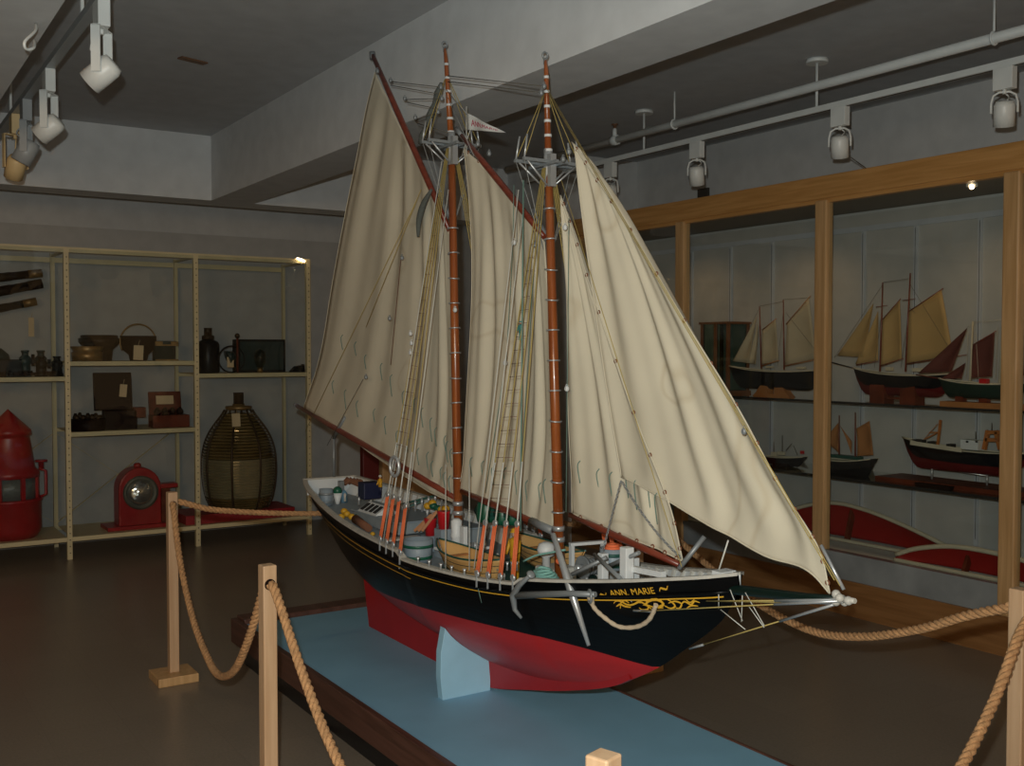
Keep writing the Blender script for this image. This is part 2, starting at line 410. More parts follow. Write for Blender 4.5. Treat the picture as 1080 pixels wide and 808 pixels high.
def mini_sail(root, X, pts, m, name='sail', dx=0):
    P = [at(*p, X=X)+Vector((dx,0,0)) for p in pts]
    if len(P) == 3: P = [P[0], P[2], P[1], P[1]]
    else: P = [P[0], P[3], P[1], P[2]]
    def fn(u, v): return P[0].lerp(P[1], u).lerp(P[2].lerp(P[3], u), v) + Vector((.022*sin(pi*u)*sin(pi*min(1,v*.9+.1)), 0, 0))
    return MB().grid(fn, 8, 8).build(name, m, root, solid=.002)
def mini_lines(root, X, pairs, m='line_dark', r=.0012):
    for p, q in pairs: MB().tube([at(*p, X=X), at(*q, X=X)], r, 4).build('stay', m, root)
def deck_bits(root, X, pxs, m='cream'):
    for x, y, w_, h_ in pxs:
        c = at(x, y, X=X); MB().box(c, (.03, w_, h_)).build('deckhouse', m, root)

XS = 5.44
r1, s1, h1 = mini('model_schooner', 'black schooner model with beige sails on an orange cradle, upper glass shelf', XS, (769,386), (871,390), 411, 'model_black', 'model_black', .13)
mini_spar(r1, XS, (803,389), (801,323), .0055); mini_spar(r1, XS, (827,390), (826,316), .0055)
for s in ([(773,381),(798,334),(789,383)], [(789,383),(799,341),(797,384)], [(803,384),(804,349),(818,337),(821,381)], [(828,385),(830,341),(853,313),(861,378)]): mini_sail(r1, XS, s, 'beige_sail')
mini_spar(r1, XS, (804,348), (819,336), .004, 'tan_wood', 'gaff'); mini_spar(r1, XS, (829,342), (855,312), .004, 'tan_wood', 'gaff')
mini_spar(r1, XS, (803,386), (822,380), .004, 'tan_wood', 'boom'); mini_spar(r1, XS, (828,386), (862,379), .004, 'tan_wood', 'boom')
mini_lines(r1, XS, [((801,323),(826,318)),((801,325),(770,385)),((826,316),(854,314)),((826,330),(820,386)),((802,335),(795,386)),((829,330),(862,372))])
deck_bits(r1, XS, [(812,387,.05,.012),(845,388,.06,.014)])
o = MB(); c = at(816, 413, X=XS); zt = at(816,407,X=XS).z
o.prism([(c.y-.17,SH1),(c.y+.17,SH1),(c.y+.14,SH1+.025),(c.y+.1,zt),(c.y+.03,zt),(c.y+.03,SH1+.02),(c.y-.03,SH1+.02),(c.y-.03,zt),(c.y-.1,zt),(c.y-.14,SH1+.025)], 'x', XS-.03, XS+.03)
o.build('cradle', 'tan_wood', r1)

r2, s2, h2 = mini('model_schooner', 'black schooner model with tan sails on a reddish trestle, upper glass shelf', XS, (900,388), (1008,394), 418, 'model_black', 'model_red', .14, .4)
mini_spar(r2, XS, (876,382), (903,389), .005, 'model_black', 'bowsprit')
mini_spar(r2, XS, (928,392), (931,298), .006); mini_spar(r2, XS, (955,392), (960,288), .006)
for s in ([(883,375),(921,320),(911,377)], [(902,384),(926,328),(926,380)], [(929,385),(931,337),(949,316),(951,378)], [(956,383),(958,328),(993,306),(1005,374)]): mini_sail(r2, XS, s, 'tan_sail')
mini_spar(r2, XS, (931,337), (950,315), .004, 'spar_wood', 'gaff'); mini_spar(r2, XS, (958,329), (995,304), .004, 'spar_wood', 'gaff')
mini_spar(r2, XS, (903,385), (926,381), .004, 'spar_wood', 'boom'); mini_spar(r2, XS, (929,386), (953,378), .004, 'spar_wood', 'boom'); mini_spar(r2, XS, (956,384), (1020,374), .004, 'spar_wood', 'boom')
mini_lines(r2, XS, [((931,300),(880,377)),((931,298),(958,294)),((960,300),(1004,372)),((960,318),(950,388)),((931,322),(922,388)),((957,322),(965,330))])
for a_, b_ in (((924,324),(936,322)),((952,317),(966,315))): mini_spar(r2, XS, a_, b_, .003, 'spar_wood', 'crosstree')
deck_bits(r2, XS, [(938,389,.04,.02),(968,390,.06,.02),(990,391,.05,.016)])
for x in (930, 962):
    c = at(x, 414, X=XS); MB().bb(XS-.05, XS+.05, c.y-.052, c.y+.052, SH1, at(x,404,X=XS).z-.01).build('trestle', 'red_brown', r2)
c0 = at(930,414,X=XS); c1 = at(962,414,X=XS); MB().bb(XS-.02, XS+.02, c1.y, c0.y, SH1+.02, SH1+.035).build('stretcher', 'red_brown', r2)

r3, s3, h3 = mini('model_ketch', 'dark green fishing ketch model with maroon sails on an orange brown base, upper glass shelf', XS-.14, (990,399), (1084,404), 421, 'model_green', 'model_green', .13)
for s in ([(968,394),(1020,346),(1003,392)], [(991,400),(1018,383),(1014,399)], [(1022,399),(1026,364),(1049,350),(1046,397)], [(1055,399),(1057,363),(1076,350),(1080,396)]): mini_sail(r3, XS-.14, s, 'maroon_sail')
for a_, b_ in (((1023,402),(1026,339)),((1054,404),(1058,335))): mini_spar(r3, XS-.14, a_, b_, .007, 'cream')
mini_spar(r3, XS-.14, (966,395), (994,400), .004, 'spar_wood', 'bowsprit')
mini_spar(r3, XS-.14, (1026,364), (1051,349), .004, 'spar_wood', 'gaff'); mini_spar(r3, XS-.14, (1057,363), (1078,349), .004, 'spar_wood', 'gaff')
mini_lines(r3, XS-.14, [((1026,340),(1058,337)),((1020,345),(1028,341)),((1021,350),(1019,399)),((1029,350),(1032,399)),((1052,345),(1050,400)),((1061,345),(1064,400))], 'cream')
c = at(1038,402,X=XS-.14); o = MB().box(c, (.03,.045,.026)); o.build('deckhouse', 'bright_red', r3)
a_ = at(996,428,X=XS-.14); b_ = at(1084,428,X=XS-.14); MB().bb(XS-.185, XS-.085, b_.y, a_.y, SH1, SH1+.032).build('base_board', 'tan_wood', r3)
for x in (1013, 1038, 1070): c = at(x,424,X=XS-.14); MB().bb(XS-.155, XS-.12, c.y-.025, c.y+.025, SH1+.03, at(x,418,X=XS-.14).z).build('support', 'red_brown', r3)

r4, s4, h4 = mini('model_fishing_boat', 'tiny black fishing boat model with white rail on the lower glass shelf', XS, (803,480), (849,482), 491, 'model_black', 'model_black', .09)
deck_bits(r4, XS, [(824,478,.05,.022),(816,479,.03,.03)])
for a_, b_ in (((825,480),(825,459)),((829,475),(835,468)),((841,480),(837,470)),((816,478),(816,466))): mini_spar(r4, XS, a_, b_, .003, 'line_dark', 'derrick')
c = at(846,477,X=XS); MB().box(c, (.02,.02,.02)).build('stern_flag', 'bright_red', r4)
c = at(826,490,X=XS); MB().bb(XS-.04, XS+.04, c.y-.06, c.y+.06, SH2, c.z+.012).build('base_board', 'dark_brown', r4)

r5, s5, h5 = mini('model_ketch', 'dark ketch model with orange brown sails on the lower glass shelf', XS, (864,482), (922,484), 503, 'model_black', 'model_black', .14, .2)
for s in ([(868,465),(884,446),(884,477)], [(886,449),(898,466),(898,479)], [(903,452),(917,444),(921,480),(904,481)]): mini_sail(r5, XS, s, 'brown_sail')
mini_spar(r5, XS, (885,483), (885,438), .005); mini_spar(r5, XS, (902,485), (902,435), .0055)
c = at(893,482,X=XS); MB().box(c, (.05,.22,.02)).build('deckhouse', 'deck_green', r5)

r6, s6, h6 = mini('model_trawler', 'black and red trawler model with white wheelhouse and orange gantry, lower glass shelf', XS, (952,461), (1086,478), 499, 'model_black', 'model_red', .13, .42)
r6['label'] = 'black and red trawler model with white wheelhouse and orange gantry, lower glass shelf'
a_ = at(960,467,X=XS-.06); b_ = at(1014,475,X=XS-.067); MB().bar(a_, b_, .004, .024).build('cream_strake', 'cream', r6)
c = at(1026,469,X=XS); MB().box(c, (.07,.11,.055)).build('wheelhouse', 'white', r6)
q = MB()
for x in (1020, 1030): q.box(at(x,466,X=XS-.037), (.004,.014,.01))
q.build('porthole', 'dark', r6)
q = MB()
for a_, b_ in (((1038,474),(1042,454)),((1055,474),(1050,454)),((1041,456),(1059,456)),((1040,464),(1054,464))): q.bar(at(*a_,X=XS), at(*b_,X=XS), .02, .02)
q.build('gantry', 'orange_paint', r6)
q = MB(); q.bar(at(989,469,X=XS), at(992,443,X=XS), .012, .012); q.bar(at(976,463,X=XS), at(991,455,X=XS), .006, .006); q.bar(at(974,464,X=XS), at(989,447,X=XS), .003,.003); q.bar(at(980,456,X=XS), at(990,456,X=XS), .006,.006)
q.build('mast', 'orange_paint', r6)
mini_spar(r6, XS, (1029,463), (1029,455), .003, 'line_dark', 'radar_mast'); mini_spar(r6, XS, (1046,456), (1046,446), .003, 'line_dark', 'aerial')
for x in (967, 972, 983, 1003): MB().box(at(x,464+(x-960)*.14,X=XS), (.05,.03,.02)).build('winch', 'dark', r6)
MB().tube([at(985,493,X=XS), at(1041,502,X=XS)], .005, 6).build('support_rod', 'silver', r6)
for x, y in ((983,493),(1041,501)): a_ = at(x,y-1,X=XS); MB().tube([a_, (a_.x, a_.y, SH2+.03)], .006, 6).build('support_peg', 'silver', r6)
a_ = at(937,500,X=XS); b_ = at(1088,500,X=XS)
tag(MB().bb(XS-.13, XS+.13, b_.y, a_.y, SH2, SH2+.028).build('base_board', 'red_brown', bevel=.003), 'long dark reddish wooden board under the trawler model, lower glass shelf', 'board')
a_ = at(968,503,X=5.27); b_ = at(1003,506,X=5.27); hb_ = MB().prism([(b_.y,SH2+.002),(a_.y,SH2+.002),(a_.y+.01,SH2+.025),(b_.y-.01,SH2+.025)], 'x', 5.25, 5.29)
tag(hb_.build('half_hull', 'dark_brown'), 'tiny dark half hull lying at the shelf edge in front of the trawler board', 'half hull model')

def shell(name, label, X, top, depth, m='shell_red'):
    P = [at(*p, X=X) for p in top]; P = curve(P, 30); y0, y1 = P[0].y, P[-1].y; zf = .357
    root = thing(name, label, 'boat model', (X, (y0+y1)/2, zf))
    def fn(u, v):
        p = poly_at(P, u); z = zf+.01+(p.z-zf-.01)*v; d = depth*sin(pi*u)**.5*sin(pi*min(1,v*.5+.5))**.8
        return (X+.25*(p.z-zf)*v+d*.6+depth*sin(pi*u)*(1-v)*.4, p.y, z)
    MB().grid(fn, 30, 10).build('hull', m, root, solid=.006, label='red painted inside of hull')
    MB().tube([(X+.25*(p.z-zf)-.004, p.y, p.z) for p in P], .014, 8).build('gunwale', 'cream', root)
    MB().tube([(X-.01, p.y, zf+.014) for p in P], .012, 8).build('gunwale', 'cream', root)
    MB().bar((X+.04,(y0+y1)/2+.05,zf), (X+.10,(y0+y1)/2+.05,max(p.z for p in P)-.03), .02, .04).build('thwart', 'red_brown', root)
    return root
shell('open_boat_model', 'large open boat model with red inside and cream rim lying on its side, cabinet floor', 5.42, [(800,556),(835,537),(870,531),(905,538),(945,553),(985,571),(1012,584)], .14)
shell('open_boat_model', 'smaller red boat model with cream gunwale at the front of the cabinet floor', 5.17, [(944,585),(965,579),(1000,577),(1040,583),(1080,593),(1110,604)], .10)

gc = thing('small_glass_case', 'small wooden framed glass case standing on the upper glass shelf left of the schooners', 'display case', (5.60, 5.66, SH1))
zt = at(750,342,X=5.5).z; ga, gb = 5.50, 5.70; g0 = at(768,360,X=ga).y; g1 = g0+.27
q = []
for x in (ga, gb):
    for y in (g0, g1): MB().bb(x-.011, x+.011, y-.011, y+.011, SH1, zt).build('corner_post', 'case_wood', gc)
MB().bb(ga-.011, ga+.011, (g0+g1)/2-.02, (g0+g1)/2+.005, SH1, zt).build('corner_post', 'case_wood', gc)
MB().bb(ga-.02, gb+.02, g0-.02, g1+.02, zt, zt+.016).build('lid', 'case_wood', gc); MB().bb(ga-.02, gb+.02, g0-.02, g1+.02, SH1, SH1+.02).build('base', 'case_wood', gc)
MB().bb(ga-.002, ga+.002, g0, g1, SH1+.02, zt).build('glass_pane', 'shelf_glass', gc); MB().bb(ga, gb, g0-.002, g0+.002, SH1+.02, zt).build('glass_pane', 'shelf_glass', gc)

tag(MB().bb(WX-.02, WX, 5.98, 6.1, 2.79, 2.87).build('vent_plate', 'slot', bevel=.003), 'small dark rectangular plate on the wall above the birch cabinet', 'wall plate')
tag(MB().box((1.67,5.79,3.195), (.16,.05,.008), RZ(.3)).build('ceiling_plate', 'sprinkler_brass'), 'small brownish rectangular plate set in the ceiling left of the big beam', 'ceiling plate')
# ------------------------------------------------------------------ track lighting and pipe
def spot(loc, yaw, tilt, label, m='white_metal', lit=False, s=1.0, dr=.215):
    x, y, z = loc; r = thing('track_spotlight', label, 'spotlight', loc, 'spotlights hanging from the ceiling tracks')
    MB().bb(x-.022*s, x+.022*s, y-.05*s, y+.05*s, z-.105*s, z).build('adapter_box', m, r, bevel=.003)
    rz = RZ(yaw); c = Vector((x, y, z-dr*s)); W = .058*s; hh = (dr-.115)/.10*s
    pts = [c + rz @ Vector(p) for p in ((W,0,0),(W,0,.05*hh),(W*.85,0,.085*hh),(W*.4,0,.10*hh),(-W*.4,0,.10*hh),(-W*.85,0,.085*hh),(-W,0,.05*hh),(-W,0,0))]
    if dr > .24:
        q = MB()
        for sx in (-1, 1): q.box(c + rz @ Vector((sx*W, 0, .05*hh)), (.005, .034*s, .10*hh+.02), rz)
        q.box(c + rz @ Vector((0, 0, .10*hh+.01)), (2*W+.005, .034*s, .005), rz)
        q.build('yoke', m, r)
    else: MB().tube(pts, .006*s, 6).build('yoke', m, r)
    MB().tube([(x,y,z-.10*s),(x,y,z-.125*s)], .009*s, 8).build('swivel', m, r)
    rot = rz @ RX(tilt)
    R_ = .048*s; L_ = .062*s
    MB().lathe([(R_*.2,L_*.95),(R_*.8,L_*.9),(R_*.98,L_*.6),(R_,0),(R_,-L_),(R_*.93,-L_),(R_*.9,-L_*.4)], c, 24, rot).build('lamp_can', 'warm_lamp' if lit else m, r)
    MB().lathe([(R_*.88,-L_*.6),(R_*.88,-L_*.55)], c, 20, rot).build('lens', 'bulb' if lit else 'dark', r)
    cb = [c+rz@Vector((0,.0,0))+rot@Vector((.01,.0,L_*.9)), c+rz@Vector((.02,.05*s,.09*s)), Vector((x+.01,y+.03*s,z-.10*s))]
    MB().tube(curve(cb, 8), .004*s, 5).build('cable', m, r)
    return r
TL = (.845, 2.9)
tr = thing('lighting_track', 'grey lighting track hanging at the top left below the ceiling', 'lighting track', (TL[0], 5, TL[1]))
MB().bb(TL[0]-.02, TL[0]+.02, -1, 7.4, TL[1], TL[1]+.03).build('rail', 'lamp_grey', tr)
for y in (2.0, 4.45, 6.5): MB().tube([(TL[0],y,TL[1]+.03),(TL[0],y,CEIL)], .008, 8).build('hanging_rod', 'white_metal', tr)
spot((TL[0],4.10,TL[1]), .99, .9, 'white track spotlight at the top left, largest of the left row', s=1.0, dr=.265)
spot((TL[0],5.25,TL[1]), .99, .9, 'white track spotlight second from the front in the left row', s=1.0, dr=.265)
spot((TL[0]-.0,5.95,TL[1]), 1.2, .5, 'grey track spotlight pointing away, third in the left row', 'lamp_grey', s=1.05, dr=.25)
spot((TL[0]-.0,6.35,TL[1]), .2, .6, 'lit warm yellow track spotlight at the far end of the left row', 'warm_lamp', True, s=1.05, dr=.27)
light('spot_glow', 'SPOT', (TL[0]+.02, 6.30, TL[1]-.33), 8, (1,.62,.30), .03, (TL[0]+.4, 5.9, 1), radians(80), .6)
ck = tag(MB().tube(curve([at(38,25,Z=2.72),at(37,33,Z=2.66),at(26,44,Z=2.6),at(28,52,Z=2.58),at(36,50,Z=2.6),at(36,42,Z=2.66)], 20), .005, 6).build('looped_cable', 'white_metal'), 'white looped cable hanging under the left ceiling beam', 'cable')

TRX, TRZ = 4.55, 2.905
tr = thing('lighting_track', 'long white lighting track in front of the wall above the cabinet', 'lighting track', (TRX, 4, TRZ))
MB().bb(TRX-.018, TRX+.018, 1.5, 6.75, TRZ, TRZ+.032).build('rail', 'white_metal', tr)
MB().bb(TRX-.006, TRX+.006, 1.5, 6.75, TRZ-.002, TRZ+.001).build('groove', 'slot', tr)
for y in (2.6, 3.9, 5.36): 
    MB().tube([(TRX,y,TRZ+.03),(TRX,y,CEIL-.02)], .008, 8).build('hanging_rod', 'white_metal', tr)
    MB().lathe([(.06,0),(.06,.022)], (TRX,y,CEIL-.023), 24).build('ceiling_cup', 'white_metal', tr)
for y, yw, ti, lb in ((2.80,-.95,.35,'white track spotlight at the right edge above the cabinet'), (3.74,-.95,.35,'white track spotlight above the middle cabinet post'), (4.85,-.95,.35,'white track spotlight above the wall plate, left of the middle one'), (5.72,-.95,.35,'white track spotlight just right of the large jib head'), (6.45,-.95,.35,'white track spotlight partly hidden behind the jib head')):
    spot((TRX,y,TRZ), yw, ti, lb, s=.97)
pp = thing('ceiling_pipe', 'long white sprinkler pipe running under the ceiling on the right', 'pipe', (4.38, 4, 3.0))
MB().tube([(4.38,1.0,3.0),(4.38,6.8,3.0)], .024, 14).build('pipe', 'white_metal', pp)
for y in (2.75, 4.87):
    MB().tube([(4.38,y,3.0),(4.38,y,CEIL)], .006, 6).build('hanger_rod', 'white_metal', pp); MB().ring((4.38,y,3.0), .028, .006, RX(pi/2)).build('hanger_clamp', 'white_metal', pp)
sp = MB().lathe([(.032,-.03),(.034,0),(.032,.03)], (4.38,5.46,3.0), 12, RX(pi/2)); sp.lathe([(.016,0),(.014,.05),(.01,.06)], (4.38,5.46,3.02), 10); spo = sp.build('tee_fitting', 'white_metal', pp)
MB().lathe([(.01,0),(.01,.02),(.024,.022),(.024,.028)], (4.38,5.46,3.08), 10).build('sprinkler_head', 'sprinkler_brass', spo)
tag(MB().tube([(TRX+.03,3.72,TRZ-.25),(CX-.005,3.98,2.665)], .003, 5).build('lamp_chain', 'line_dark'), 'thin dark cord from the middle spotlight down to the cabinet header', 'cord')

# ------------------------------------------------------------------ left shelving
SY, SB = 8.4, 9.0
sf = thing('metal_shelving', 'cream slotted metal shelving unit with three bays along the back wall', 'shelving', (1.9, 8.7, 0))
ux = [.47, 1.455, 2.43, 3.39]
for x in ux:
    for y, sgn in ((SY,1),(SB,-1)):
        q = MB().bb(x-.018, x+.018, y-.002, y+.002, 0, 2.37); q.bb(x-.018, x-.014, y, y+sgn*.035, 0, 2.37)
        o = q.build('upright', 'shelf_cream', sf)
        if sgn == 1:
            h_ = MB()
            for k in range(46): h_.lathe([(.0045,0),(.0045,.002)], (x+.002, y-.003, .05+k*.05), 8, RX(pi/2))
            h_.build('slot_row', 'slot', o)
MB().bb(ux[0], ux[3]+.018, SY-.004, SY+.006, 2.335, 2.375).build('top_rail', 'shelf_cream', sf)
MB().bb(ux[0], ux[3]+.018, SB-.006, SB+.004, 2.30, 2.34).build('top_rail', 'shelf_cream', sf)
for x in (ux[1],ux[2],ux[3]): MB().bb(x-.012, x+.012, SY, SB, 2.345, 2.36).build('cross_rail', 'shelf_cream', sf)
def shelf(a, b, z):
    q = MB().bb(ux[a]+.018, ux[b]-.018, SY+.008, SB-.008, z-.006, z); q.bb(ux[a]+.018, ux[b]-.018, SY+.0, SY+.008, z-.034, z); q.bb(ux[a]+.018, ux[b]-.018, SB-.008, SB, z-.034, z)
    q.build('shelf', 'shelf_cream', sf, bevel=.002)
ZL, ZM, ZR, ZLO, ZB = 1.395, 1.51, 1.405, .97, .17
shelf(0,1,ZL); shelf(1,2,ZM); shelf(2,3,ZR); shelf(1,2,ZLO); shelf(0,1,ZB); shelf(1,2,ZB); shelf(2,3,ZB)
for a in (0,1):
    for p, q in (((ux[a],ZB+.02),(ux[a+1],ZLO-.04)),((ux[a],ZLO-.04),(ux[a+1],ZB+.02))):
        MB().bar((p[0],SB+.006,p[1]), (q[0],SB+.006,q[1]), .028, .003).build('cross_brace', 'shelf_cream', sf)
for a in range(3): MB().bb(ux[a]+.02, ux[a+1]-.02, SY-.012, SY-.009, ZB, 2.36).build('clear_sheet', 'sheet_glass', sf)
lm = MB(); c = at(317,274,Y=SY-.02); lm.tube([c+Vector((-.035,0,.012)), c+Vector((0,-.01,0)), c+Vector((.035,-.01,-.014))], [.006,.011,.008], 8)  # glowing tube added to stand for a lamp's reflection in the clear sheet
tag(lm.build('lamp_reflection', 'bulb_soft'), 'small glowing shape for a lamp reflection at the top right corner of the metal shelving', 'lamp reflection')
def S(x, y, Y=8.62): return at(x, y, Y=Y)
def ctag(root, x, y, Y, w_=.05, h_=.09, rot=0):
    c = S(x, y, Y); t = MB().box(c, (w_, .002, h_), RY(rot)); t.tube([c+Vector((0,0,h_/2)), c+Vector((.01,0,h_/2+.04))], .0015, 4)
    return t.build('paper_tag', 'tag', root)
# red panel and tan cabinet on the floor behind the stern
a_ = at(383,500,Y=7.5).x; b_ = at(400,500,Y=7.5).x
t_ = MB().bb(a_, b_, 7.5, 7.56, 0, 1.12); t_.bb(a_-.01, b_+.01, 7.49, 7.57, 0, .08); t_.bb(a_-.01, b_+.01, 7.49, 7.57, 1.12, 1.15)
tag(t_.build('red_cabinet', 'model_red', bevel=.004), 'narrow dark red cabinet on the floor behind the stern of the large schooner', 'cabinet')
t_ = MB().bb(b_+.03, b_+.50, 7.5, 7.9, 0, .98); t_.bb(b_+.02, b_+.51, 7.48, 7.92, .98, 1.01)
tag(t_.build('wooden_cabinet', 'birch', bevel=.004), 'plain wooden cabinet right of the narrow red one behind the sails', 'cabinet')
# telescopes
for (a_, b_, r0, lb) in (((-30,296),(44,288),.032,'top wooden telescope mounted on the wall behind the left bay'), ((-30,313),(44,299),.036,'middle thick dark telescope mounted on the wall behind the left bay'), ((-30,331),(38,318),.030,'lowest black telescope with brass end mounted on the wall behind the left bay')):
    A = at(*a_, Y=8.97); B = at(*b_, Y=8.97); r = thing('telescope', lb, 'telescope', A.lerp(B,.5)-Vector((0,0,r0)), 'telescopes on the back wall')
    MB().tube([A, A.lerp(B,.55), A.lerp(B,.56), B], [r0*1.1,r0*1.1,r0,r0], 14).build('barrel', 'dark_brown' if 'dark' in lb else ('black_box' if 'black' in lb else 'dark_brass'), r)
    D = (B-A).normalized()
    MB().tube([B-D*.10, B+D*.002], [r0*1.08]*2, 14).build('end_cap', 'dark_brown' if 'dark' in lb else 'brass', r)
    MB().tube([A.lerp(B,.5), A.lerp(B,.5)+Vector((0,.12,0))], .01, 6).build('wall_bracket', 'dark', r)
    if 'lowest' in lb: ctag(r, 33, 345, 8.93, .04, .15, .0)
def binoc(x, ybase, h, lb, Y=8.6, m='dim_teal'):
    c = S(x, ybase, Y); c.z = ZL; r = thing('binoculars', lb, 'binoculars', c, 'binoculars on the left shelf')
    for sx in (-1,1):
        MB().lathe([(.046,0),(.046,.02),(.038,.03),(.036,h*.45),(.042,h*.5),(.042,h*.72),(.024,h*.80),(.024,h*.92),(.030,h*.93),(.030,h)], c+Vector((sx*.055,0,0)), 16).build('barrel', m, r)
    MB().bb(c.x-.05,c.x+.05,c.y-.012,c.y+.012,c.z+h*.5,c.z+h*.62).build('bridge', 'black_box', r); MB().lathe([(.012,h*.4),(.012,h*.85)], c, 10).build('focus_wheel', 'black_box', r)
binoc(35, 396, .20, 'tall teal black binoculars standing on the left bay shelf'); binoc(52, 397, .155, 'shorter dark binoculars standing right of the tall pair', 8.55, 'black_box')
c = S(8,392); c.z = ZL
r = thing('instrument_box', 'low black instrument box on the left bay shelf edge of frame', 'box', c); MB().bb(c.x-.14,c.x+.09,c.y-.07,c.y+.07,ZL,ZL+.13).build('body', 'black_box', r, bevel=.005); MB().lathe([(.08,0),(.07,.04),(.02,.085)], (c.x-.06,c.y,ZL+.13), 16).build('dome', 'dim_teal', r)
q = MB()
for k in range(14): q.box((c.x+random.uniform(-.1,.3), 8.47+random.uniform(0,.05), ZL+.012+random.uniform(0,.02)), (.05,.03,.02+random.random()*.02), RZ(random.random()*3))
tag(q.build('small_fittings', 'dark_brown'), 'row of low dark brass fittings along the left bay shelf front', 'fittings'); bpy.data.objects['small_fittings']['kind'] = 'stuff'
# middle upper shelf
def pot(x, Y, prof, lb, cat, m='dark_brass', extra=None, name='brass_pot'):
    c = S(x, 380, Y); c.z = ZM; r = thing(name, lb, cat, c); MB().lathe(prof, c, 28).build('body', m, r)
    return r, c
r, c = pot(92, 8.5, [(.11,0),(.115,.07),(.10,.075),(.12,.11),(.12,.115),(.11,.115),(.09,.08)], 'low flared brass bowl at the left of the middle top shelf', 'bowl', 'brass', name='brass_bowl')
r, c = pot(105, 8.66, [(.09,0),(.10,.09),(.14,.13),(.155,.15),(.155,.18),(.14,.18),(.14,.20),(.13,.205),(.12,.19)], 'wide lidded dark brass pan behind the low bowl', 'pan', 'dark_brass', name='lidded_pan')
MB().lathe([(.13,.19),(.128,.205)], c, 28).build('lid', 'brass', r)
r, c = pot(146, 8.6, [(.065,0),(.075,.05),(.12,.09),(.135,.16),(.14,.20),(.125,.20)], 'round dark pot with tall arched handle and paper tag, middle top shelf', 'pot', 'dark_brown', name='handled_pot')
MB().tube([(c.x+.14*cos(t), c.y, c.z+.15+.145*sin(t)) for t in [pi*i/20*1.0 for i in range(-3, 24)]], .006, 8).build('arched_handle', 'brass', r)
ctag(r, 146, 372, 8.44, .075, .115, .05)
r, c = pot(173, 8.6, [(.09,0),(.09,.13),(.10,.135),(.10,.16)], 'square sided blue black canister at the right of the middle top shelf', 'canister', 'dim_teal', name='square_canister')
for k in range(2): MB().bb(c.x-.092, c.x+.092, c.y-.094, c.y-.09, c.z+(.0,.12)[k], c.z+(.012,.155)[k]).build('brass_band', 'brass', r)
# middle lower shelf
c = S(122,450); r = thing('chronometer_box', 'dark brown box with upright open lid and paper tag, middle lower shelf', 'box', (c.x,8.6,ZLO))
c = S(120,413); MB().box((S(120,413).x,8.66,S(120,413).z), (.29,.03,.30), RX(-.12)).build('lid', 'dark_brown', r, bevel=.004)
MB().bb(S(108,450).x, S(141,450).x, 8.50, 8.64, ZLO, ZLO+.15).build('body', 'dark_brown', r, bevel=.004); MB().bb(S(138,450).x, S(150,450).x, 8.5, 8.6, ZLO+.09, ZLO+.17).build('drawer', 'red_brown', r)
ctag(r, 130, 412, 8.60, .055, .10, .1)
r = thing('sextant_base', 'low dark brass instrument lying left of the open box, middle lower shelf', 'instrument', (S(88,450).x,8.52,ZLO))
c = Vector((S(90,450).x,8.52,ZLO)); MB().lathe([(.12,0),(.13,.02),(.13,.09),(.115,.095)], c, 24).build('dish', 'dark_brown', r)
q = MB()
for k in range(9): q.lathe([(.018,0),(.022,.015),(.01,.03+.02*random.random())], c+Vector((.09*cos(k*.7),.08*sin(k*.7),.09)), 10)
q.build('knobs', 'dark_brass', r)
r = thing('mirror_box', 'open reddish wooden box with white label in its lid, middle lower shelf', 'box', (S(176,440).x,8.6,ZLO)); c = S(176,430)
MB().box((c.x,8.68,c.z), (.26,.02,.26), RX(-.15)).build('lid', 'red_brown', r, bevel=.004); MB().box((S(175,422).x,8.655,S(175,422).z), (.14,.004,.07), RX(-.15)).build('paper_label', 'tag', r)
MB().bb(c.x-.14,c.x+.15,8.50,8.66,ZLO,ZLO+.10).build('body', 'red_brown', r, bevel=.004)
q = MB()
for k in range(4): q.lathe([(.022,0),(.03,.03),(.01,.06)], (c.x-.09+k*.06,8.57,ZLO+.10), 12)
q.build('instrument', 'dark_brown', r)
# right upper shelf
c = S(217,390); c = Vector((c.x,8.55,ZR)); r = thing('dark_lantern', 'black cylindrical lantern with short chimney on the right top shelf', 'lantern', c)
MB().lathe([(.085,0),(.09,.01),(.09,.24),(.08,.26),(.04,.28)], c, 24).build('body', 'black_box', r); MB().lathe([(.05,.28),(.05,.31),(.032,.315),(.032,.37),(.036,.375)], c, 16).build('chimney', 'dark_brass', r)
MB().bb(c.x-.115,c.x-.09,c.y-.02,c.y+.02,ZR+.14,ZR+.26).build('side_bracket', 'black_box', r)
c = Vector((S(242,390).x,8.5,ZR)); r = thing('brass_compass_stand', 'black ring instrument with brass rod and orange tag on the right top shelf', 'instrument', c)
MB().ring(c+Vector((-.02,0,.115)), .11, .006, RX(pi/2), 28).build('ring', 'black_box', r); MB().tube([c+Vector((.03,0,0)), c+Vector((.03,0,.30))], .009, 8).build('rod', 'red_brown', r)
MB().ball(c+Vector((.03,0,.31)), .022).build('finial', 'dark_brass', r); MB().lathe([(.03,0),(.035,.0),(.06,-.06)], c+Vector((-.01,-.03,.15)), 12, RY(1.2)).build('horn', 'dim_teal', r)
ctag(r, 243, 382, 8.44, .055, .085)
c = S(280,375); r = thing('battery_box', 'large black rectangular box on the right top shelf', 'box', (c.x-.02,8.72,ZR)); MB().bb(S(251,380,8.65).x,S(301,380,8.65).x,8.65,8.80,ZR,S(280,358,8.65).z).build('body', 'black_box', r, bevel=.004)
MB().bb(S(251,380,8.65).x+.02,S(301,380,8.65).x-.02,8.645,8.65,ZR+.02,S(280,358,8.65).z-.02).build('front_panel', 'dim_teal', r)
c = Vector((S(270,390).x,8.52,ZR)); r = thing('light_bulb', 'clear glass signal bulb standing in front of the large black box', 'bulb', c)
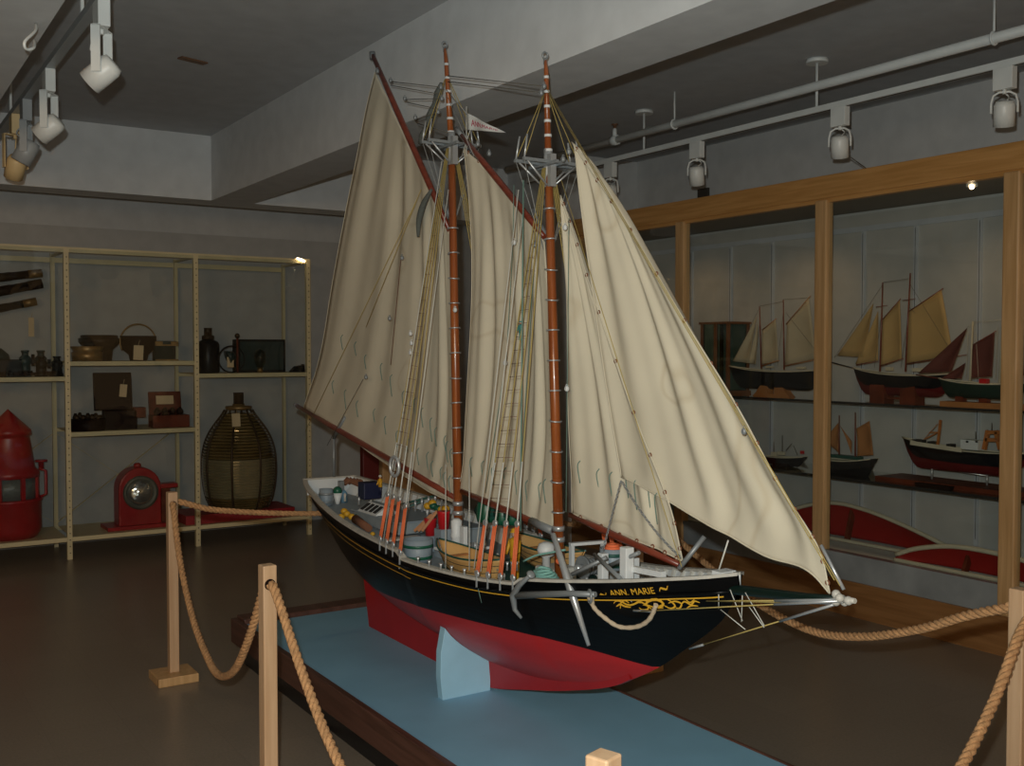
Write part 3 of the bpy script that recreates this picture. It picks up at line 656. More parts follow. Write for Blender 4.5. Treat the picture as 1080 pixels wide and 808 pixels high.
MB().lathe([(.02,0),(.022,.04),(.045,.08),(.055,.13),(.045,.18),(.01,.205)], c, 20).build('bulb', M['shelf_glass'], r); MB().lathe([(.022,0),(.022,.045)], c, 14).build('cap', 'brass', r)
c = Vector((S(308,391).x,8.5,ZR)); r = thing('cleat_casting', 'small dark iron casting at the right end of the right top shelf', 'casting', c)
MB().prism([(c.x-.07,ZR),(c.x+.06,ZR),(c.x+.055,ZR+.05),(c.x+.03,ZR+.06),(c.x-.02,ZR+.05)], 'y', c.y-.03, c.y+.03).build('body', 'black_box', r); MB().lathe([(.015,0),(.015,.02)], c+Vector((.05,0,.05)), 10).build('boss', 'dark_brass', r)
# bottom shelf
c = Vector((S(11,560).x,8.66,ZB)); k_ = .0079
r = thing('ship_lantern', 'tall red ship lantern with pointed cap and glazed band on the bottom left shelf', 'lantern', c)
MB().lathe([(.19,0),(.215,.04),(.225,.07),(.225,.27),(.235,.28),(.235,.30)], c, 32).build('body', 'lantern_red', r)
MB().lathe([(.195,.30),(.195,.46)], c, 32).build('glass_band', 'lantern_glass', r)
for k in range(8): a = k*pi/4+.35; MB().box(c+Vector((.205*cos(a),.205*sin(a),.38)), (.02,.03,.17), RZ(a)).build('guard_bar', 'lantern_red', r)
MB().lathe([(.215,.46),(.215,.50),(.185,.53),(.15,.76),(.15,.78),(.165,.78),(.16,.82),(.01,.97),(.0,.98)], c, 32).build('hood', 'lantern_red', r)
MB().tube([c+Vector((.21,-.06,.30)), c+Vector((.25,-.06,.32)), c+Vector((.25,-.06,.50)), c+Vector((.20,-.06,.52))], .012, 8).build('side_hinge', 'lantern_red', r)
MB().lathe([(.02,0),(.02,.05),(.045,.05),(.045,.065)], c+Vector((.22,-.05,.52)), 12).build('wing_knob', 'lantern_red', r)
c = Vector((S(149,520,8.5).x,8.5,ZB)); r = thing('searchlight', 'squat red searchlight with round glass lens on the bottom shelf', 'searchlight', c); zc = S(149,520,8.5).z
hw = .165
MB().prism([(c.x-hw,ZB+.02),(c.x+hw,ZB+.02),(c.x+hw,zc)]+[(c.x+hw*cos(t),zc+.03+.17*sin(t)) for t in [pi*i/12 for i in range(13)]]+[(c.x-hw,zc)], 'y', 8.53, 8.72).build('housing', 'lantern_red', r, bevel=.012)
MB().bb(c.x-.26,c.x+.20,8.48,8.76,ZB,ZB+.03).build('base_plate', 'lantern_red', r, bevel=.004)
lc = Vector((c.x,8.535,zc)); MB().lathe([(.09,0),(.105,.03),(.135,.03),(.135,-.03),(.11,-.03)], lc, 32, RX(pi/2)).build('lens_rim', 'rim_grey', r)
MB().lathe([(.108,.0),(.10,.025),(.07,.042),(.0,.05)], lc, 28, RX(pi/2)).build('lens', 'reflector', r)
MB().bb(c.x+.17,c.x+.24,8.55,8.65,ZB+.03,zc+.02).build('side_bracket', 'red_brown', r); MB().bb(c.x+.16,c.x+.30,8.54,8.66,zc+.02,zc+.055).build('bracket_arm', 'lantern_red', r, bevel=.005)
MB().lathe([(.03,0),(.03,.03),(.015,.04)], (c.x,8.62,zc+.19), 14).build('top_cap', 'lantern_red', r)
rb = thing('red_board', 'flat red board under the large glass lens on the bottom shelf', 'board', (S(252,545).x,8.66,ZB)); 
MB().bb(S(196,540,8.45).x, S(311,540,8.45).x, 8.45, 8.88, ZB, ZB+.075).build('board', 'red_board', rb, bevel=.004)
zl = ZB+.075; c = Vector((S(252,480,8.66).x,8.66,zl))
r = thing('lighthouse_lens', 'large amber ribbed beehive lighthouse lens standing on the red board', 'lens', c)
H_ = S(252,432,8.66).z-zl
def lr(t): return interp([(0,.235),(.10,.275),(.30,.305),(.50,.308),(.65,.288),(.78,.242),(.90,.172),(.97,.128),(1,.115)], t)
def lens_part(t0, t1, n_, dep, m, nm, lb=None):
    pr = []
    for i in range(n_*3+1):
        t = t0+(t1-t0)*i/(n_*3); k3 = i % 3; pr.append((lr(t)-(dep if k3 == 0 else (dep*.15 if k3 == 1 else 0)), t*H_))
    return MB().lathe(pr, c, 40, smooth=False).build(nm, m, r, lb)
lens_part(0, .13, 5, .022, 'lens_glass', 'prism_rings'); lens_part(.13, .52, 14, .008, 'lens_clear', 'central_belt', 'clear middle belt of rings'); lens_part(.52, .97, 15, .030, 'lens_glass', 'prism_rings')
for k in range(8):
    a = k*pi/4+.28; pts = [c+Vector((lr(i/20)*1.01*cos(a), lr(i/20)*1.01*sin(a), H_*i/20)) for i in range(21)]
    MB().tube(pts, .009, 6).build('brass_frame', 'dark_brass', r)
MB().lathe([(.10,0),(.11,.01),(.11,.03),(.05,.035),(.05,.05)], c+Vector((0,0,H_)), 24).build('top_collar', 'brass', r); MB().lathe([(.042,0),(.042,.10),(.046,.105)], c+Vector((0,0,H_+.04)), 16).build('chimney', 'dark_brass', r)
ctag(r, 249, 443, 8.36+.06, .07, .11, -.05)

# ------------------------------------------------------------------ platform, stanchions and ropes
pf = thing('ship_platform', 'low dark wood platform with light blue top under the large schooner', 'platform', (2.14, 3.2, 0))
PX0, PX1, PY0, PY1 = 1.665, 2.645, 1.25, 5.20
MB().bb(PX0+.04, PX1-.03, PY0+.05, PY1-.05, 0, .14).build('plinth', 'black', pf)
MB().bb(PX0+.03, PX1-.012, PY0+.03, PY1-.12, .14, .21).build('blue_top', 'platform_blue', pf)
MB().bb(PX0, PX0+.032, PY0, PY1, .10, .222).build('edge_board', 'dark_wood', pf, bevel=.004)
MB().bb(PX1-.012, PX1, PY0, PY1, .10, .216).build('edge_board', 'dark_wood', pf, bevel=.003)
MB().bb(PX0+.0325, PX1-.0125, PY1-.12, PY1, .10, .235).build('edge_board', 'dark_wood', pf, bevel=.004)
MB().bb(PX0+.0325, PX1-.0125, PY0, PY0+.03, .10, .222).build('edge_board', 'dark_wood', pf, bevel=.004)

def stanchion(x, y, lb, rz=0):
    r = thing('rope_post', lb, 'post', (x,y,0), 'wooden rope barrier posts')
    R0 = RZ(rz)
    MB().box((x,y,.4785), (.046,.046,.873), R0).build('post', 'birch_pale', r, bevel=.004); MB().box((x,y,.021), (.19,.19,.042), R0).build('foot_block', 'birch', r, bevel=.004)
    MB().lathe([(.018,-.0245),(.018,.0245)], (x,y,.855), 16, RX(pi/2)).build('rope_hole', 'dark_brown', r)
    return r
P0 = (1.135,3.17); P1 = (1.335,5.05); P2 = (3.25,5.02); P3 = (3.32,3.95); P4 = (2.83,1.67); P5 = (1.075,1.365)
stanchion(*P1, 'pale wooden rope post on square foot near the searchlight', .0)
stanchion(*P0, 'pale wooden rope post at the near left corner of the blue platform', .05)
stanchion(*P2, 'wooden rope post behind the stern of the large schooner'); stanchion(*P3, 'wooden rope post behind the middle of the large schooner')
stanchion(*P4, 'pale wooden rope post at the right edge beside the cabinet'); stanchion(*P5, 'wooden rope post whose top pokes up at the bottom of the picture', .3)
def rope(pts, lb, r=.0150, pitch=.075):
    pts = [Vector(p) for p in pts]; n = max(30, int(sum((pts[i+1]-pts[i]).length for i in range(len(pts)-1))/.011)); P = curve(pts, n); q = MB()
    L = 0; ph = [0]
    for i in range(n): L += (P[i+1]-P[i]).length; ph.append(L)
    for k in range(3):
        pp_ = []
        for i, p in enumerate(P):
            t = (P[min(n,i+1)]-P[max(0,i-1)]).normalized(); u = t.cross(Vector((0,0,1))); u = u.normalized() if u.length > .05 else Vector((1,0,0)); v = t.cross(u)
            a = ph[i]/pitch*2*pi + k*2*pi/3; pp_.append(p + (u*cos(a)+v*sin(a))*r*.5)
        q.tube(pp_, r*.56, 7)
    return tag(q.build('barrier_rope', 'rope'), lb, 'rope', 'manila ropes of the barrier')
def zz(p, z=.855): return Vector((p[0], p[1], z))
rope([zz(P1)-Vector((0,.03,0)), zz(P1,.84)-Vector((.01,.07,0)), (1.30,4.78,.62), (1.27,4.48,.43), (1.245,4.18,.335), (1.22,3.95,.335), (1.18,3.65,.44), (1.155,3.42,.61), zz(P0,.83)+Vector((.01,.06,0)), zz(P0)+Vector((0,.03,0))], 'rope sagging between the two pale posts left of the platform')
rope([zz(P1)+Vector((.03,0,.01)), (1.6,5.05,.80), (2.2,5.05,.74), (2.8,5.03,.78), zz(P2)-Vector((.03,0,0))], 'rope running behind the stern in front of the metal shelving')
rope([zz(P0)-Vector((0,.03,0)), zz(P0,.835)-Vector((0,.08,0)), (1.125,2.85,.65), (1.115,2.60,.50), (1.105,2.30,.40), (1.095,2.05,.42), (1.085,1.70,.60), zz(P5)+Vector((0,.04,0))], 'nearest rope descending from the near left post toward the viewer')
rope([zz(P4)+Vector((0,.03,.0)), (2.86,1.86,.79), (2.90,2.05,.70), (2.95,2.3,.61), (3.0,2.55,.56), (3.06,2.83,.57), (3.14,3.15,.62), (3.24,3.6,.74), zz(P3)-Vector((0,.03,0))], 'rope sagging right of the bow in front of the cabinet plinth')
rope([zz(P2)-Vector((0,.03,0)), (3.28,4.5,.66), zz(P3)+Vector((0,.03,0))], 'rope between the two posts hidden behind the schooner')
rope([zz(P4)+Vector((.01,-.03,-.01)), (2.74,1.62,.80), (2.55,1.58,.65), (2.3,1.54,.50), (2.0,1.5,.40), (1.7,1.45,.42), (1.35,1.40,.62), zz(P5)+Vector((.03,0,0))], 'rope hanging from the right edge post in front of the platform')

# ------------------------------------------------------------------ the large schooner
SX = 2.22
ship = thing('model_schooner', 'large black and red two masted schooner model with cream sails on the blue platform', 'model ship', (SX, 3.6, .21))
HB = [(2.17,.008),(2.26,.060),(2.40,.118),(2.53,.158),(2.75,.208),(2.9,.243),(3.03,.267),(3.20,.295),(3.40,.318),(3.6,.334),(3.77,.340),(4.01,.337),(4.17,.331),(4.38,.317),(4.63,.287),(4.85,.246),(5.0,.215),(5.13,.178),(5.22,.145)]
ZS = [(2.17,.918),(2.26,.898),(2.40,.872),(2.53,.848),(2.75,.812),(2.9,.792),(3.03,.778),(3.20,.765),(3.40,.758),(3.6,.756),(3.77,.760),(4.01,.772),(4.17,.782),(4.38,.798),(4.63,.822),(5.0,.855),(5.22,.878)]
ZBT = [(2.17,.90),(2.23,.80),(2.30,.735),(2.37,.682),(2.54,.56),(2.75,.452),(3.02,.375),(3.27,.335),(3.6,.318),(4.0,.335),(4.4,.385),(4.7,.45),(4.9,.585),(5.1,.725),(5.22,.79)]
ZW = [(2.17,.55),(2.53,.563),(2.75,.583),(2.98,.592),(3.3,.582),(3.68,.560),(4.3,.500),(4.73,.440),(5.22,.40)]
EX = [(2.17,1.0),(2.4,.95),(2.7,.72),(3.0,.50),(3.3,.40),(3.6,.34),(4.0,.36),(4.3,.42),(4.6,.52),(4.9,.60),(5.22,.55)]
KB = [(2.6,.53),(2.75,.445),(3.02,.352),(3.27,.284),(3.50,.225),(3.62,.212),(4.65,.212)]
def add_bul(y): return .022 if y > 3.72 else (.018 if y < 2.97 else 0)     # raised bulwark fore and aft
def top(y, smooth=.03):
    a = interp(ZS, y); f = min(1, max(0, (y-3.69)/.05)); g = min(1, max(0, (2.99-y)/.03)); return a + .024*f + .018*g
def dkz(y): return interp(ZS, y) - .055
def hb(y): return max(.004, interp(HB, y))
def hxo(y, z):
    zb = interp(ZBT, y); zt = top(y); s = min(1, max(0, (z-zb)/max(.001, zt-zb))); a = s**interp(EX, y); b = 2.05*s; return hb(y)*(0 if s <= 0 else (a**-5+b**-5)**-.2/(1+2.05**-5)**-.2)
def hx(y, z): return SX - hxo(y, z)
ya, yb_ = 2.17, 5.22; NY = 120
YS = sorted(set([ya+(yb_-ya)*i/NY for i in range(NY+1)] + [3.69, 3.74, 2.96, 2.99]))
h = MB()
for sd in (-1, 1):
    for part in (0, 1):
        h.cm = part; rows = []
        for y in YS:
            zb = interp(ZBT, y); zt = top(y); zw = min(max(interp(ZW, y), zb), zt-.005); lo, hi = (zb, zw) if part else (zw, zt); n_ = 8 if part else 10
            rows.append([(SX+sd*hxo(y, lo+(hi-lo)*(k/n_)**(1.6 if part else 1)), y, lo+(hi-lo)*(k/n_)**(1.6 if part else 1)) for k in range(n_+1)])
        vs = [p for r_ in rows for p in r_]; m_ = n_+1
        fs = [(i*m_+k, i*m_+k+1, (i+1)*m_+k+1, (i+1)*m_+k) for i in range(len(rows)-1) for k in range(n_)]
        h.add(vs, fs, True)
h.cm = 0
zb = interp(ZBT, yb_); zt = top(yb_); h.grid(lambda u, v: (SX+(u*2-1)*hxo(yb_, zb+(zt-zb)*v), yb_+.01*(1-v), zb+(zt-zb)*v), 10, 8)
h.build('hull', ['hull_black', 'hull_red'], ship, label='black topsides over red bottom')
k = MB(); n_ = 50; kv = []
for sd in (-1, 1):
    k.grid(lambda u, v, sd=sd: (SX+sd*(.012+.012*v), 2.66+(4.70-2.66)*u + .045*v*(1 if u > .9 else 0)*(u-.9)*10, interp(KB, 2.66+1.99*u)*(1-v) + (interp(ZBT, 2.66+2.04*u)+.03)*v), n_, 4)
k.grid(lambda u, v: (SX-.012+.024*u, 2.66+2.04*v, interp(KB, 2.66+1.99*v)), 1, n_)
k.build('keel', 'keel_red', ship)
MB().prism([(4.655,.22),(4.70,.215),(4.74,.45),(4.70,.46)], 'x', SX-.010, SX+.010).build('rudder', 'keel_red', ship)
# rail cap, bulwark inside, deck
for sd, nm in ((-1,'starboard'), (1,'port')):
    q = MB(); rows = []
    for y in YS:
        t = top(y); b = hb(y); rows += [(SX+sd*(b+.006), y, t-.002), (SX+sd*(b+.006), y, t+.008), (SX+sd*max(.0,b-.020), y, t+.008), (SX+sd*max(.0,b-.020), y, t-.002)]
    fs = []
    for i in range(len(YS)-1):
        for j in range(4): fs.append((i*4+j, i*4+(j+1) % 4, (i+1)*4+(j+1) % 4, (i+1)*4+j))
    q.add(rows, fs); q.build('rail', 'rail_white', ship)
    q = MB(); q.grid(lambda u, v, sd=sd: (lambda y_, z_: (SX+sd*max(.0,hxo(y_,z_)-.012), y_, z_))(ya+(yb_-ya)*u, dkz(ya+(yb_-ya)*u)-.005+(top(ya+(yb_-ya)*u)-dkz(ya+(yb_-ya)*u)+.005)*v), 100, 5); q.build('bulwark', 'white', ship)
    for i in range(46):
        y = 2.4+i*.06; MB().bar((SX+sd*(hxo(y,dkz(y))-.019), y, dkz(y)), (SX+sd*(hb(y)-.019), y, top(y)), .010, .010).build('bulwark_stanchion', 'rail_white', ship)
MB().bb(SX-.150, SX+.150, yb_-.018, yb_+.006, top(yb_)-.002, top(yb_)+.009).build('rail', 'rail_white', ship)
MB().bb(SX-.135, SX+.135, yb_-.022, yb_-.014, dkz(yb_), top(yb_)).build('bulwark', 'white', ship)
MB().grid(lambda u, v: (SX+(v*2-1)*max(.001,(lambda y_: hxo(y_,dkz(y_)))(ya+.03+(yb_-ya-.05)*u)-.010), ya+.03+(yb_-ya-.05)*u, dkz(ya+.03+(yb_-ya-.05)*u)), 80, 4).build('deck', 'deck_grey', ship)
MB().grid(lambda u, v: (SX+(v*2-1)*max(.001,hxo(2.55+1.15*u,dkz(2.55+1.15*u))-.014), 2.55+1.15*u, dkz(2.55+1.15*u)+.002), 40, 2).build('waist_deck', 'deck_green', ship, label='dark green middle deck')
# gold stripes following the sheer
def stripe(y0, y1, dz, w_, nm='gold_stripe'):
    for sd in (-1, 1):
        MB().grid(lambda u, v, sd=sd: (SX+sd*(hxo(y0+(y1-y0)*u, interp(ZS, y0+(y1-y0)*u)-dz+w_*v)+.0022), y0+(y1-y0)*u, interp(ZS, y0+(y1-y0)*u)-dz+w_*v), 90, 1).build(nm, 'gold', ship)
stripe(2.22, 5.2, .046, .0042); stripe(3.66, 5.2, .074, .003)
for sd in (-1, 1):
    MB().tube([(SX+sd*(hxo(y, interp(ZS,y)-.03)+.003), y, interp(ZS,y)-.03) for y in [2.2+3.0*i/60 for i in range(61)]], .005, 6).build('rubbing_strake', 'hull_black', ship)
def onhull(x, y, off=0):
    lo, hi = 1.5, SX
    for _ in range(40):
        m_ = (lo+hi)/2; p = at(x, y, X=m_)
        if m_ < hx(p.y, p.z)-off: lo = m_
        else: hi = m_
    return at(x, y, X=lo)
# lettering on the bow
def text_mesh(body):
    cu = bpy.data.curves.new('t', 'FONT'); cu.body = body; cu.size = 1; cu.resolution_u = 2; ob = bpy.data.objects.new('t', cu); C.collection.objects.link(ob)
    dg = bpy.context.evaluated_depsgraph_get(); me = bpy.data.meshes.new_from_object(ob.evaluated_get(dg)); bpy.data.objects.remove(ob)
    vs = [v.co.copy() for v in me.vertices]; fs = [list(p.vertices) for p in me.polygons]; bpy.data.meshes.remove(me)
    x0 = min(v.x for v in vs); x1 = max(v.x for v in vs); y0 = min(v.y for v in vs); y1 = max(v.y for v in vs)
    return [((v.x-x0)/(x1-x0), (v.y-y0)/(y1-y0)) for v in vs], fs
def hull_decal(uv, fs, A, B, hgt, name, m, mirror=False):
    sd = 1 if mirror else -1; vs = []
    for u, v in uv:
        u2 = 1-u if mirror else u
        y = A.y+(B.y-A.y)*u2; z = A.z+(B.z-A.z)*u2 + v*hgt; vs.append((SX+sd*(hxo(y, z)+.003), y, z))
    return MB().add(vs, fs).build(name, m, ship, fix=False, solid=.001)
uv, fs = text_mesh('ANN. MARIE')
A = onhull(645,629); B = onhull(692,626)
hull_decal(uv, fs, A, B, .021, 'ship_name', 'gold'); hull_decal(uv, fs, A, B, .021, 'ship_name', 'gold', True)
def stroke(pts, w_):
    q = curve([Vector((p[0],p[1],0)) for p in pts], 12); vs = []; fs = []
    for i, p in enumerate(q):
        t = (q[min(12,i+1)]-q[max(0,i-1)]).normalized(); n_ = Vector((-t.y,t.x,0))*w_*(sin(pi*(i+.8)/13.6)**.6); vs += [(p.x+n_.x,p.y+n_.y),(p.x-n_.x,p.y-n_.y)]
        if i: fs.append((2*i-2, 2*i-1, 2*i+1, 2*i))
    return vs, fs
def scroll(strokes, A, B, hgt, nm):
    vs = []; fs = []; asp = (B-A).length/hgt
    for pts, w_ in strokes:
        v_, f_ = stroke([(a*asp, b) for a, b in pts], w_*1.25); v_ = [(a/asp, b) for a, b in v_]; n_ = len(vs); vs += v_; fs += [[i+n_ for i in f] for f in f_]
    W = (B-A).length; uv = [(v[0], v[1]) for v in vs]
    for mir in (False, True): hull_decal(uv, fs, A, B, hgt, nm, 'gold', mir)
A = onhull(651,644); B = onhull(741,642)
sw = .016
scroll([([(.0,.7),(.05,.95),(.12,.8),(.18,.5),(.26,.6),(.34,.8),(.40,.5),(.5,.2),(.58,.15)], .06), ([(.02,.4),(.08,.6),(.13,.4),(.2,.3)], .07), ([(.06,.2),(.1,.75),(.16,.95),(.2,.7)], .05), ([(.30,.25),(.33,.05),(.40,.1),(.41,.4),(.36,.5)], .05), ([(.44,.1),(.40,.55),(.46,.9),(.55,.95),(.60,.6),(.56,.3),(.50,.4),(.50,.65)], .10),
        ([(.24,.5),(.3,.75),(.38,.95),(.45,.75)], .06), ([(.60,.4),(.66,.1),(.72,.3),(.70,.7),(.66,.95)], .06), ([(.66,.6),(.74,.75),(.80,.5),(.76,.1),(.72,.15)], .06), ([(.78,.3),(.84,.7),(.9,.4),(.95,.7),(1.0,.55)], .06), ([(.84,.1),(.9,.3),(.97,.25)], .05), ([(.86,.9),(.9,.6),(.96,.9)], .04)], A, B, .036, 'scrollwork')
for a_, b_ in (((634,631),(641,628)), ((697,625),(706,621))):
    A = onhull(*a_); B = onhull(*b_); scroll([([(0,.3),(.2,.9),(.4,.6),(.6,.3),(.8,.1),(1,.7)], .16)], A, B, .014, 'scroll_mark')

def SP(x, y, dx=0): return at(x, y, X=SX+dx)
def ln(p, q, m='line_grey', r=.0016, name='rigging_line', parent=ship, n=4):
    return MB().tube([p, q], r, n).build(name, m, parent)
# masts
def mast(base, hound, tip, r0, label, nb):
    b = SP(*base); b.z = dkz(b.y)-.01; h_ = SP(*hound); t = SP(*tip)
    root = MB().tube([b, b.lerp(h_,.5), h_+Vector((0,0,.04))], [r0,r0*.97,r0*.8], 18).build('mast', 'mast_wood', ship, label=label)
    off = Vector((0,-.004,0)); MB().tube([h_+off-Vector((0,0,.03)), t.lerp(h_,.12)+off, t], [r0*.72,r0*.45,r0*.28], 14).build('topmast', 'mast_wood', root)
    for i in range(nb):
        p = h_.lerp(t, .12+.70*i/(nb-1)); rr_ = r0*(.72-.30*(i/(nb-1))); q = MB().lathe([(rr_+.002,-.005),(rr_+.002,.005)], p+off, 14); q.build('mast_band', 'white', root)
    q = MB().lathe([(r0*.95,-.09),(r0*.95,.0),(r0*.85,.005),(r0*.85,.05)], h_, 16); q.box(h_+Vector((0,-.02,-.03)), (.025,.03,.12)); q.build('mast_cap', 'silver', root)
    q = MB(); a = .13
    q.bar(h_+Vector((-a,-.028,.0)), h_+Vector((a,-.028,.0)), .012, .012); q.bar(h_+Vector((-a,.028,.0)), h_+Vector((a,.028,.0)), .012, .012)
    q.bar(h_+Vector((-.02,-.09,-.008)), h_+Vector((-.02,.09,-.008)), .012, .012); q.bar(h_+Vector((.02,-.09,-.008)), h_+Vector((.02,.09,-.008)), .012, .012); q.build('crosstree', 'steel_grey', root)
    for sx in (-1,1):
        for sy in (-1,1): MB().tube([h_+Vector((sx*.11,sy*.028,-.005)), h_+Vector((sx*.015,sy*.015,-.085))], .004, 6).build('crosstree_brace', 'silver', root)
    MB().ring(t+Vector((0,0,.012)), .012, .004, RX(pi/2)@RZ(0), 12).build('mast_ring', 'steel_grey', root); MB().lathe([(r0*.35,-.02),(r0*.35,0)], t, 10).build('mast_tip', 'steel_grey', root)
    return root, b, h_, t
m1, b1, hd1, t1 = mast((484,520), (476,152), (469,50), .0195, 'varnished main mast, the aft one', 6)
m2, b2, hd2, t2 = mast((591,565), (578,172), (575,62), .019, 'varnished fore mast, nearer the bow', 6)
for root, b, hh, r0, z0 in ((m1, b1, hd1, .0195, 1.05), (m2, b2, hd2, .019, 1.0)):
    n_ = 11
    for i in range(n_):
        p = b.lerp(hh, (z0-b.z + (2.12-z0)*i/(n_-1))/(hh.z-b.z)); MB().ring(p, r0+.004, .0030, RX(random.uniform(-.15,.15)), 20, 6).build('mast_hoop', 'silver', root)
    for z_ in (.90, .94): p = b.lerp(hh, (z_-b.z)/(hh.z-b.z)); MB().lathe([(r0+.004,-.009),(r0+.004,.009)], p, 14).build('mast_collar', 'silver' , root)
# spars
def spar(p, q, r, name, label=None, m='spar_wood', taper=.75, dx=(0,0)):
    A = SP(*p, dx[0]); B = SP(*q, dx[1]); o = MB().tube([A, A.lerp(B,.3), A.lerp(B,.7), B], [r*taper, r, r, r*taper], 12).build(name, m, ship, label)
    return o, A, B
gm, A, B = spar((474,243), (393,58), .0145, 'gaff', 'main gaff, the highest slanting spar'); MB().tube([B-Vector((0,0,.02)), B+Vector((0,.005,.015))], .015, 10).build('gaff_tip', 'steel_grey', gm)
gm, A, B = spar((574,250), (487,143), .0135, 'gaff', 'fore gaff between the masts'); MB().tube([B, B+(B-A).normalized()*.06], .010, 10).build('gaff_tip', 'steel_grey', gm)
bm_, A, B = spar((482,526), (313,428), .0155, 'boom', 'main boom reaching past the stern'); MB().tube([B, B+(B-A).normalized()*.02], .014, 10).build('boom_tip', 'steel_grey', bm_)
bm_, A, B = spar((584,560), (487,518), .0145, 'boom', 'fore boom between the masts'); MB().tube([A, A.lerp(B,.22)], .0165, 10).build('boom_jaw', 'steel_grey', bm_)
bm_, A, B = spar((717,596), (601,543), .0125, 'boom', 'staysail boom over the foredeck')
# sails
def ebez(pts): return curve([SP(*p) for p in pts], 20)
def sail(label, luff, leech, foot, head, A_=.010, nf=7, belly=.05, ph=0, nu=56, nv=64, tip=None):
    LU, LE, FO, HE = [ebez(e) for e in (luff, leech, foot, head)]
    def fn(u, v):
        a = poly_at(LU, v)*(1-u) + poly_at(LE, v)*u; b = poly_at(FO, u)*(1-v) + poly_at(HE, u)*v
        c = LU[0]*(1-u)*(1-v) + LE[0]*u*(1-v) + LU[-1]*(1-u)*v + LE[-1]*u*v
        p = a+b-c; w_ = min(1, u*5)*min(1, (1-v)*3+.15)*min(1, v*6+.25)
        f_ = sin(2*pi*nf*u+ph+1.3*sin(3*v))+.6*sin(2*pi*nf*1.73*u+ph*2+2*v)+.4*sin(2*pi*(u*3.1+v*1.7)+ph)
        return p + Vector((A_*f_*w_*(.5+.5*v if nf > 5 else 1) + belly*sin(pi*u)*sin(pi*min(1,v*.95+.03)), 0, 0))
    o = MB().grid(fn, nu, nv).build('sail', 'sail', ship, label, solid=.0015)
    return o, fn
ms, fm = sail('main sail, the largest, behind the main mast', [(479,530),(482,470),(479,360),(475,247)], [(320,430),(337,372),(351,292),(367,203),(382,132),(396,76)], [(479,530),(455,520),(420,498),(370,464),(320,430)], [(475,247),(455,200),(425,140),(396,76)], .011, 6, .03)
fs_, ff = sail('fore sail between the two masts', [(583,556),(585,460),(580,350),(574,254)], [(484,516),(488,470),(492,390),(495,300),(494,220),(489,156)], [(583,556),(560,552),(530,538),(505,528),(484,516)], [(574,254),(550,222),(520,185),(489,156)], .008, 5, .03, 1.2)
ss, fst = sail('staysail on the boom ahead of the fore mast', [(720,592),(705,530),(670,440),(630,325),(606,250),(591,206)], [(603,541),(599,470),(596,380),(594,290),(591,206)], [(720,592),(690,578),(650,563),(603,541)], [(591,206),(591,206)], .007, 4, .04, .4)
jb, fj = sail('large foremost jib', [(875,626),(862,576),(822,512),(778,430),(720,335),(660,235),(625,183),(603,150)], [(655,503),(651,470),(637,385),(619,255),(608,165),(603,150)], [(875,626),(850,601),(807,587),(769,566),(737,549),(698,525),(655,503)], [(603,150),(603,150)], .007, 4, .05, 2.2)
# reef points
def reefs(parent, fn, us, v, dv, jit=.01):
    for u in us:
        for sd in (-1,):
            p = Vector(fn(u, v+random.uniform(-jit,jit))); q = [p+Vector((-.004,0,0)), p+Vector((-.012,.006,-.02)), p+Vector((-.007,-.003,-.07-random.random()*.04))]
            MB().tube(curve(q,6), .0018, 4).build('reef_point', 'line_green', parent)
reefs(ms, fm, [.06+.07*i for i in range(13)], .30, 0); reefs(ms, fm, [.06+.07*i for i in range(13)], .16, 0)
reefs(fs_, ff, [.1+.11*i for i in range(8)], .17, 0); reefs(ss, fst, [.12+.13*i for i in range(7)], .22, 0)
for o_, fn, n_ in ((jb, fj, 15), (ss, fst, 11)):
    for i in range(n_):
        p = Vector(fn(0, (i+.5)/n_)); MB().ring(p, .006, .0025, RY(pi/2), 10, 5).build('luff_hank', 'log', o_)
for i in range(9): p = Vector(ff((i+.5)/9, 1)); MB().ring(p, .006, .0025, RY(pi/2), 10, 5).build('luff_hank', 'log', fs_)
for i in range(7): p = Vector(fst((i+.5)/7, 0)); MB().ring(p, .007, .003, RY(pi/2), 10, 5).build('luff_hank', 'log', ss)
for fn, o_, es in ((fm, ms, 'l'), (fj, jb, 'l'), (ff, fs_, 'l'), (fst, ss, 'l')):
    MB().tube([Vector(fn(1, i/40)) for i in range(41)], .0028, 5).build('bolt_rope', 'sail', o_); MB().tube([Vector(fn(i/40, 0)) for i in range(41)], .0028, 5).build('bolt_rope', 'sail', o_); MB().tube([Vector(fn(0, i/40)) for i in range(41)], .003, 5).build('bolt_rope', 'sail', o_)

# shrouds: hounds to the rail, with orange lanyards
def shrouds(hh, ypts, m='shroud_yellow'):
    for sd in (-1, 1):
        feet = []
        for i, y in enumerate(ypts):
            f_ = Vector((SX+sd*(hb(y)+.008), y, top(y)+.01)); hp = hh+Vector((sd*.018, (i-1.5)*.006, -.02)); d = (hp-f_).normalized(); up = f_+d*.20; feet.append((up, hp))
            o = MB().tube([up, hp], .0022, 5).build('shroud', m, ship)
            MB().tube([up+d*.0, up+d*.22], .0030, 5).build('shroud_serving', 'line_white', o)
            for e in (f_+d*.015, up): MB().lathe([(.011,-.005),(.013,0),(.011,.005)], e, 12, RY(pi/2)).build('deadeye', 'silver', o)
            for k in (-1, 0, 1): MB().tube([f_+d*.02+Vector((0,k*.009,0)), up+Vector((0,k*.009,0))-d*.005], .0030, 5).build('lanyard', 'orange', o)
            MB().bar(f_-Vector((0,0,.035)), f_+Vector((0,0,.012)), .006, .003).build('chainplate', 'silver', o)
        A, B = feet[1], feet[-1]
        for k in range(24):
            t = .03+.9*k/24; MB().tube([A[0].lerp(A[1],t), B[0].lerp(B[1],t)], .0011, 3).build('ratline', 'line_brown', ship)
